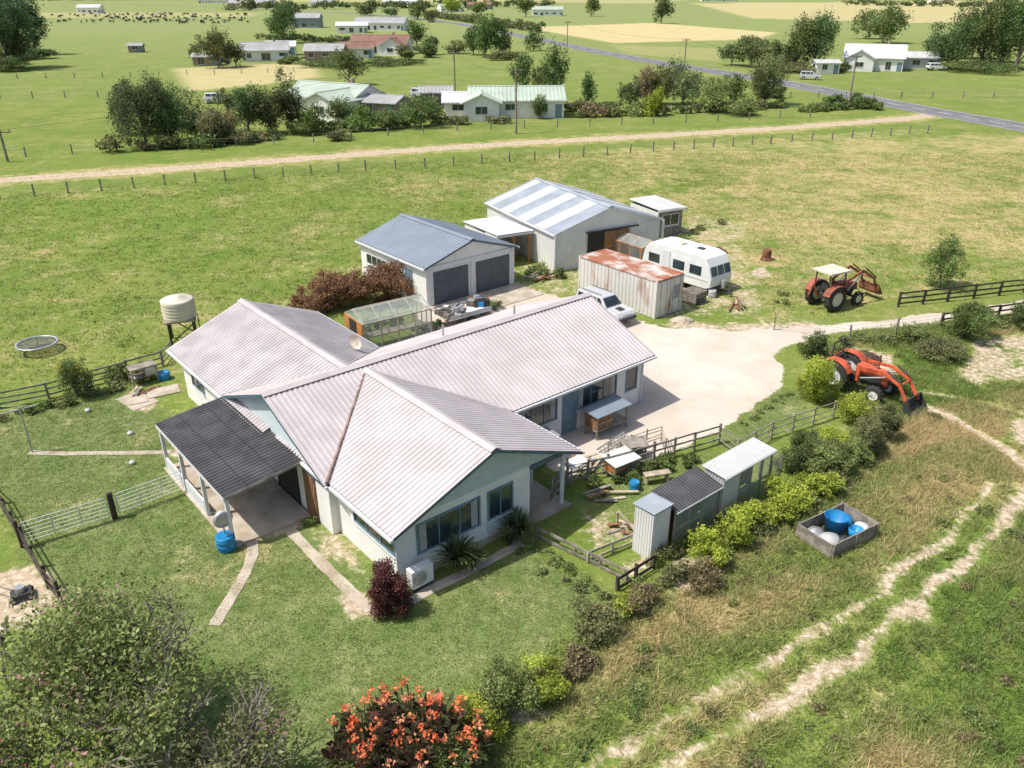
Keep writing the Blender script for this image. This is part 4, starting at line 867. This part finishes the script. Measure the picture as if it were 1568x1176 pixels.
bghouse('farm_building',432,84,10,6,9,2.5,3.8,'wall','whiteroof');bghouse('garden_shed',668,160,5,5,6,2.2,3,'woodgrey','greyroof');bghouse('garden_shed',210,80,0,3,5,2.,2.6,'woodgrey','greyroof');bghouse('garden_shed',1262,112,0,5,6,2.4,3.0,'wall','palegrey')
bghouse('garden_shed',318,100,0,4,7,2.2,3,'brick','greyroof')
for px,py,c_ in((648,150,'silver'),(668,165,'dmetal'),(1433,108,'white'),(335,158,'white'),(340,98,'dmetal'),(1240,122,'silver')):
    offroad('parked_car',S(px,py),R.uniform(-20,30),M[c_])
o=Ob('cow_herd')
def cow(x,y,a):
    ca,sa=math.cos(a),math.sin(a)
    T=lambda p:(x+p[0]*ca-p[1]*sa,y+p[0]*sa+p[1]*ca,p[2])
    o.cyl('cow_herd',M['cow'],T((-.8,0,1.05)),T((.1,0,1.05)),.36,.42,8);o.cyl('cow_herd',M['cow'],T((.1,0,1.05)),T((.75,0,1.15)),.42,.27,8)
    o.cyl('cow_herd',M['cow'],T((.7,0,1.15)),T((1.15,0,.8)),.22,.14,7);o.cyl('cow_herd',M['cow'],T((1.1,0,.85)),T((1.45,0,.45)),.15,.09,7)
    for lx in(-.7,.6):
        for ly in(-.22,.22): o.cyl('cow_herd',M['cow'],T((lx,ly,.9)),T((lx-.05,ly,.45)),.12,.07,5);o.cyl('cow_herd',M['cow'],T((lx-.05,ly,.45)),T((lx,ly,0)),.06,.06,5)
    o.cyl('cow_herd',M['cow'],T((-.82,0,1.2)),T((-.95,0,.5)),.03,.03,4)
for i in range(150):
    x,y,_=S(R.uniform(75,400) if i%2 else R.gauss(230,60),R.uniform(22,37)); cow(x,y,R.uniform(0,6.28))
o.done()
# ---------------------------------------------------------------- vegetation
for t in [(225,226,100,98,'dg'),(265,222,80,82,'g'),(198,205,65,72,'dg'),(300,212,75,60,'g'),(340,216,60,45,'ol'),(382,205,75,75,'g'),(415,206,60,66,'dg'),(450,202,70,80,'dg'),(478,205,50,42,'g'),(530,196,65,42,'g'),(590,198,60,30,'ol'),(645,195,70,44,'g'),(663,188,45,40,'g'),(330,222,60,50,'ol'),(350,180,40,40,'g'),(555,200,50,35,'lg'),(245,190,80,60,'dg'),
  (535,130,55,52,'g'),(335,104,60,52,'g'),(362,102,45,40,'dg'),(435,66,55,60,'g'),(15,105,105,120,'dg'),(55,84,65,75,'dg'),(-30,100,80,110,'g'),(35,104,60,60,'g'),(5,60,80,70,'dg'),(800,138,45,55,'g'),(850,162,52,82,'dg'),(742,88,50,62,'g'),(768,88,50,52,'g'),(825,182,30,38,'mg'),(900,162,32,44,'g'),(817,78,32,28,'g'),(638,68,36,36,'g'),(700,82,50,18,'ol'),(830,150,40,50,'g'),(725,84,40,36,'g'),(660,84,34,26,'g'),
  (1168,162,78,78,'ol'),(1215,107,60,70,'g'),(1245,107,60,82,'g'),(1150,102,70,42,'ol'),(1190,108,50,40,'g'),(1120,100,50,30,'g'),(1350,66,62,55,'mg'),(1330,60,58,45,'g'),(1450,104,95,62,'g'),(1500,104,100,96,'g'),(1555,108,95,104,'g'),(1610,105,90,100,'g'),(1478,90,70,70,'mg'),(1530,96,80,80,'g'),(1430,100,50,40,'mg'),(1012,36,34,38,'dg'),(905,25,30,28,'g'),
  (1085,172,65,48,'lg'),(1045,160,72,62,'ol'),(1010,160,60,55,'ol'),(985,160,40,50,'br'),(965,168,46,42,'g'),(1120,165,50,45,'g'),(805,26,28,26,'g'),(692,22,38,26,'yg'),(640,30,36,22,'g'),(735,22,40,16,'g'),(600,26,30,14,'g'),(660,34,30,18,'g'),(445,30,40,22,'g'),(560,24,36,14,'dg'),(1437,440,66,80,'mg'),(20,30,70,40,'dg'),(300,92,30,20,'g')]:
    tree(*t)
shrub(1000,178,36,38,'yg');
for t in [(1310,163,55,16,'g'),(1275,163,30,18,'g'),(925,172,55,16,'g'),(1135,176,70,18,'lg'),(885,170,40,15,'ol'),(655,88,34,20,'g'),(600,100,90,10,'g'),(470,205,60,22,'lg'),(700,190,40,14,'ol'),(500,102,100,9,'g'),(360,218,80,25,'ol'),(445,98,40,12,'g'),(620,92,34,18,'ol'),(840,170,40,16,'lg'),(760,188,50,9,'ol'),(1185,150,40,16,'g'),(1290,110,30,12,'g'),(1380,100,30,14,'g'),(260,228,40,18,'ol'),(520,215,50,14,'ol'),(20,108,90,18,'g'),(60,90,60,16,'dg'),(1500,110,120,16,'g'),(1340,168,30,12,'mg'),(1215,110,90,12,'ol'),(770,92,50,12,'ol')]: shrub(*t)
hedge('field_hedge',[(450,205),(560,200),(680,190)],3.2,1.9,('g','ol','lg','mg'),.4)
hedge('field_hedge',[(180,232),(300,226),(440,212)],3.4,1.7,('g','ol','br','dg'),.4)
hedge('field_hedge',[(880,180),(1000,176),(1200,165)],3.2,1.6,('g','ol','lg','br'),.4)
hedge('field_hedge',[(1225,172),(1340,165)],2.6,1.3,('g','mg'),.35)
hedge('distant_tree_line',[(350,16),(600,13),(850,10)],16,7,('g','dg','ol'),2.2,1.0); hedge('distant_tree_line',[(-200,2),(400,-1),(1000,-4),(1600,-5)],50,13,('g','dg','ol'),7,1.0); hedge('distant_tree_line',[(650,25),(760,40),(830,50)],7,4,('g','ol'),1.2,1.); hedge('distant_tree_line',[(1300,8),(1568,12),(1700,14)],14,6,('g','ol'),2,1.)
hedge('field_hedge',[(400,60),(520,66),(640,78)],4.5,2.2,('g','ol','dg'),.7,1.4)
# near planting
hedge('rusty_hedge',[(462,482),(520,470),(590,456),(618,452)],3.0,2.2,('rb','br','rb','ol'),.14,2.2,step=1.1); 
tree(118,608,62,62,'ol',accent=((.5,.42,.05),.2,-.2),cov=2.8,trunk=.1); shrub(180,580,40,25,'mg'); shrub(215,575,30,22,'ol')
shrub(1250,615,68,72,'yg',cov=4); shrub(1308,645,62,46,'yg',cov=3); shrub(1350,675,60,52,'ol'); shrub(1265,722,75,45,'lg'); shrub(1230,705,65,48,'g'); shrub(1300,712,60,45,'lg'); shrub(1210,722,55,40,'g'); shrub(1330,700,60,60,'ol'); shrub(1275,690,60,40,'yg')
shrub(1245,548,42,44,'g'); shrub(1480,520,68,58,'mg'); shrub(1562,502,50,40,'g'); shrub(1440,545,110,24,'ol'); shrub(1400,522,60,24,'lg'); shrub(1370,600,40,30,'mg')
hedge('boxwood_hedge',[(1262,752),(1235,765),(1175,795),(1120,825),(1065,872)],1.4,1.1,'yg',.09,2.8,step=.62,jit=.35); hedge('boxwood_hedge',[(985,930),(930,955)],1.2,1.1,'yg',.09,2.4)
hedge('weeds',[(1290,735),(1190,800),(1100,860),(1040,910)],.9,.5,('lg','ol','mg'),.1,1.3,jit=.6)
hedge('overgrown_hedge',[(1060,880),(985,935),(900,990),(830,1045),(760,1090)],1.4,.8,('br','ol','lg','br','mg'),.09,1.8,jit=.5)
hedge('overgrown_hedge',[(1340,680),(1300,720),(1250,745)],1.5,.85,('yg','lg','ol','g'),.11,2.,jit=.5)
hedge('garden_border',[(900,752),(960,737),(1060,702)],.6,.5,('g','mg'),.08,2.)
hedge('garden_border',[(800,420),(850,425),(880,430)],1.6,.9,('mg','g','lg'),.13,2.); hedge('weeds',[(760,470),(640,510)],.9,.5,('mg','g'),.12,1.5)
hedge('weeds',[(800,838),(870,885),(945,935)],.6,.28,('lg','ol','mg'),.08,1.2,jit=.4)
hedge('weeds',[(470,800),(520,790)],.7,.45,('mg','g'),.09,1.5); hedge('weeds',[(1110,790),(1000,870)],.6,.5,('lg','ol'),.09,1.3)
hedge('weeds',[(5,640),(110,615),(230,580)],.8,.45,('ol','g','br'),.1,1.2,jit=.4)
hedge('weeds',[(1240,545),(1330,525),(1470,508),(1568,494)],1.,.5,('lg','ol','g'),.11,1.2,jit=.6)
hedge('weeds',[(1140,650),(1180,625),(1205,600)],.35,.15,('mg','lg'),.08,1.)
hedge('weeds',[(1130,340),(1060,350),(1040,400)],.9,.4,('lg','mg','ol'),.13,1.1,step=1.5,jit=1.0); hedge('weeds',[(1110,450),(1200,470),(1250,440)],.7,.3,('lg','ol'),.12,1.1,step=1.6,jit=.9)
# scattered tussocks over the rough ground
o_=[];c_=[]
for i in range(170):
    px,py=R.uniform(820,1640),R.uniform(640,1230); X_,Y_,_z=S(px,py); m_=masks(np.array([X_]),np.array([Y_]))
    if m_['rough'][0]<.8 or m_['d'][0]>.2: continue
    s_=R.uniform(.14,.34); a_,b_=leaves((X_,Y_,s_*.4),s_*1.2,s_*1.2,s_*.6,.08,COL[R.choice(['lg','mg','ol','mg','br'])],1.2,4,flat=1,up=1.); o_.append(a_);c_.append(b_)
faces_obj('tussocks',np.concatenate(o_),4,np.concatenate(c_),M['leaf'])
shrub(592,935,78,82,'rd',cov=3.5); shrub(830,1065,90,55,'yg'); shrub(775,1090,100,70,'lg'); shrub(735,1130,95,60,'yg'); shrub(700,1190,90,60,'mg')
def flax(nm,px,py,r,hh,n,c):
    x,y,_=S(px,py); CO=[];CL=[]
    for i in range(n):
        a=R.uniform(0,6.28);lean=R.uniform(.15,1.);hl_=hh*R.uniform(.6,1.1);w_=.035; ca,sa=math.cos(a),math.sin(a); pts=[]
        for t in(0,.35,.7,1.): d_=r*lean*(t**1.6); z=hl_*(t-.45*lean*t*t*t); pts.append((ca*d_,sa*d_,max(.02,z)))
        for j in range(3):
            w0=w_*(1-j/3*.5)
            w1=w_*(1-(j+1)/3*.8)
            p,q=pts[j],pts[j+1]; CO+=[(p[0]-sa*w0,p[1]+ca*w0,p[2]),(p[0]+sa*w0,p[1]-ca*w0,p[2]),(q[0]+sa*w1,q[1]-ca*w1,q[2]),(q[0]-sa*w1,q[1]+ca*w1,q[2])]
            CL.append(np.array(c)*R.uniform(.7,1.5))
    o=faces_obj(nm,np.array(CO),4,np.array(CL),M['leaf']); o.location=(x,y,0)
flax('flax_bush',700,868,1.0,1.5,240,(.13,.17,.07)); flax('flax_bush',725,872,.7,1.1,120,(.17,.21,.09)); flax('flax_bush',792,825,.95,1.4,240,(.12,.16,.07)); flax('flax_bush',600,925,.6,.7,80,(.18,.20,.11)); flax('flax_bush',780,835,.6,.9,80,(.15,.18,.09))
# canna lilies: dark broad upright leaves on canes with orange flower heads
def canna(px,py,n,rx,ry,hh):
    x,y,_=S(px,py); CO=[];CL=[]
    def blade(p,d,L,wd,c):
        d=d.normalized(); s_=d.cross(Vector((R.uniform(-1,1),R.uniform(-1,1),.4))).normalized()*wd/2; m_=p+d*L*.45
        e=p+d*L+Vector((0,0,-L*.18)); CO.extend([p,m_+s_,e,m_-s_]); CL.append(np.array(c)*R.uniform(.7,1.35))
    for i in range(n):
        a=R.uniform(0,6.28);q=math.sqrt(R.random()); bx_,by_=math.cos(a)*q*rx,math.sin(a)*q*ry; H=hh*(1.05-.45*q*q)*R.uniform(.7,1.15)
        b0=Vector((bx_,by_,0)); tp=b0+Vector((R.uniform(-.12,.12),R.uniform(-.12,.12),H))
        fl_on=R.random()<.26
        if fl_on: tp.z+=.25
        CO.extend([b0+Vector((-.02,0,0)),b0+Vector((.02,0,0)),tp+Vector((.015,0,0)),tp+Vector((-.015,0,0))]); CL.append(np.array((.14,.11,.06)))
        c=R.choice([(.10,.05,.045),(.13,.06,.05),(.09,.075,.045),(.11,.14,.055),(.14,.17,.07)])
        for k in range(9):
            p=b0.lerp(tp,.12+.085*k); an=k*2.4+a; blade(p,Vector((math.cos(an),math.sin(an),R.uniform(.5,1.3))),R.uniform(.28,.46),R.uniform(.11,.17),c)
        if fl_on:
            fl=R.choice([(.90,.30,.14),(.88,.24,.10),(.92,.42,.26),(.80,.18,.08)])
            for k in range(18):
                p=tp+Vector((R.gauss(0,.055),R.gauss(0,.055),R.uniform(0,.2))); blade(p,Vector((R.uniform(-1,1),R.uniform(-1,1),R.uniform(0,1))),R.uniform(.07,.13),R.uniform(.05,.09),fl)
    o=faces_obj('canna_lily',np.array([tuple(v) for v in CO]),4,np.array(CL),M['leaf']); o.location=(x,y,0)
canna(628,1165,250,1.95,1.25,1.55)
shrub(545,1215,110,50,'lg')
# big trees bottom-left
def bigtree(name,loc,W,H,c,acc,size,lobes,cov):
    root=bpy.data.objects.new(name,None); scene.collection.objects.link(root); root.location=loc
    rz=H*.42; co_,col=leaves((0,0,H-rz),W,W*.9,rz,size,COL[c],cov,lobes,accent=acc,aspect=.55); faces_obj('crown',co_,4,col,M['leaf'],root)
    o=Ob('trunk')
    def br(p,d,L,r,dep):
        q=p+d*L; o.cyl('trunk',M['bark'],p,q,r,r*.65,6)
        if dep==0: return
        for i in range(3 if dep>1 else 2):
            nd_=(d+Vector((R.uniform(-.8,.8),R.uniform(-.8,.8),R.uniform(-.15,.5)))).normalized(); br(q,nd_,L*R.uniform(.6,.85),r*.6,dep-1)
    for i in range(5):
        a=i*1.3; br(Vector((0,0,0)),Vector((math.cos(a)*.75,math.sin(a)*.75,1)).normalized(),H*.31,.10,4)
    t=o.done(); t.parent=root
bigtree('blossom_tree',(-10.2,14.6,0),3.0,4.6,'lg',((.62,.36,.33),.05,-.3),.13,26,2.3)
bigtree('blossom_tree',(-7.0,13.3,0),2.0,3.1,'ol',((.66,.32,.36),.05,-.3),.12,16,1.4)
bigtree('blossom_tree',(-12.3,12.2,0),2.2,3.4,'lg',((.66,.28,.32),.08,-.3),.12,16,2.0)
print('built',len(bpy.data.objects))
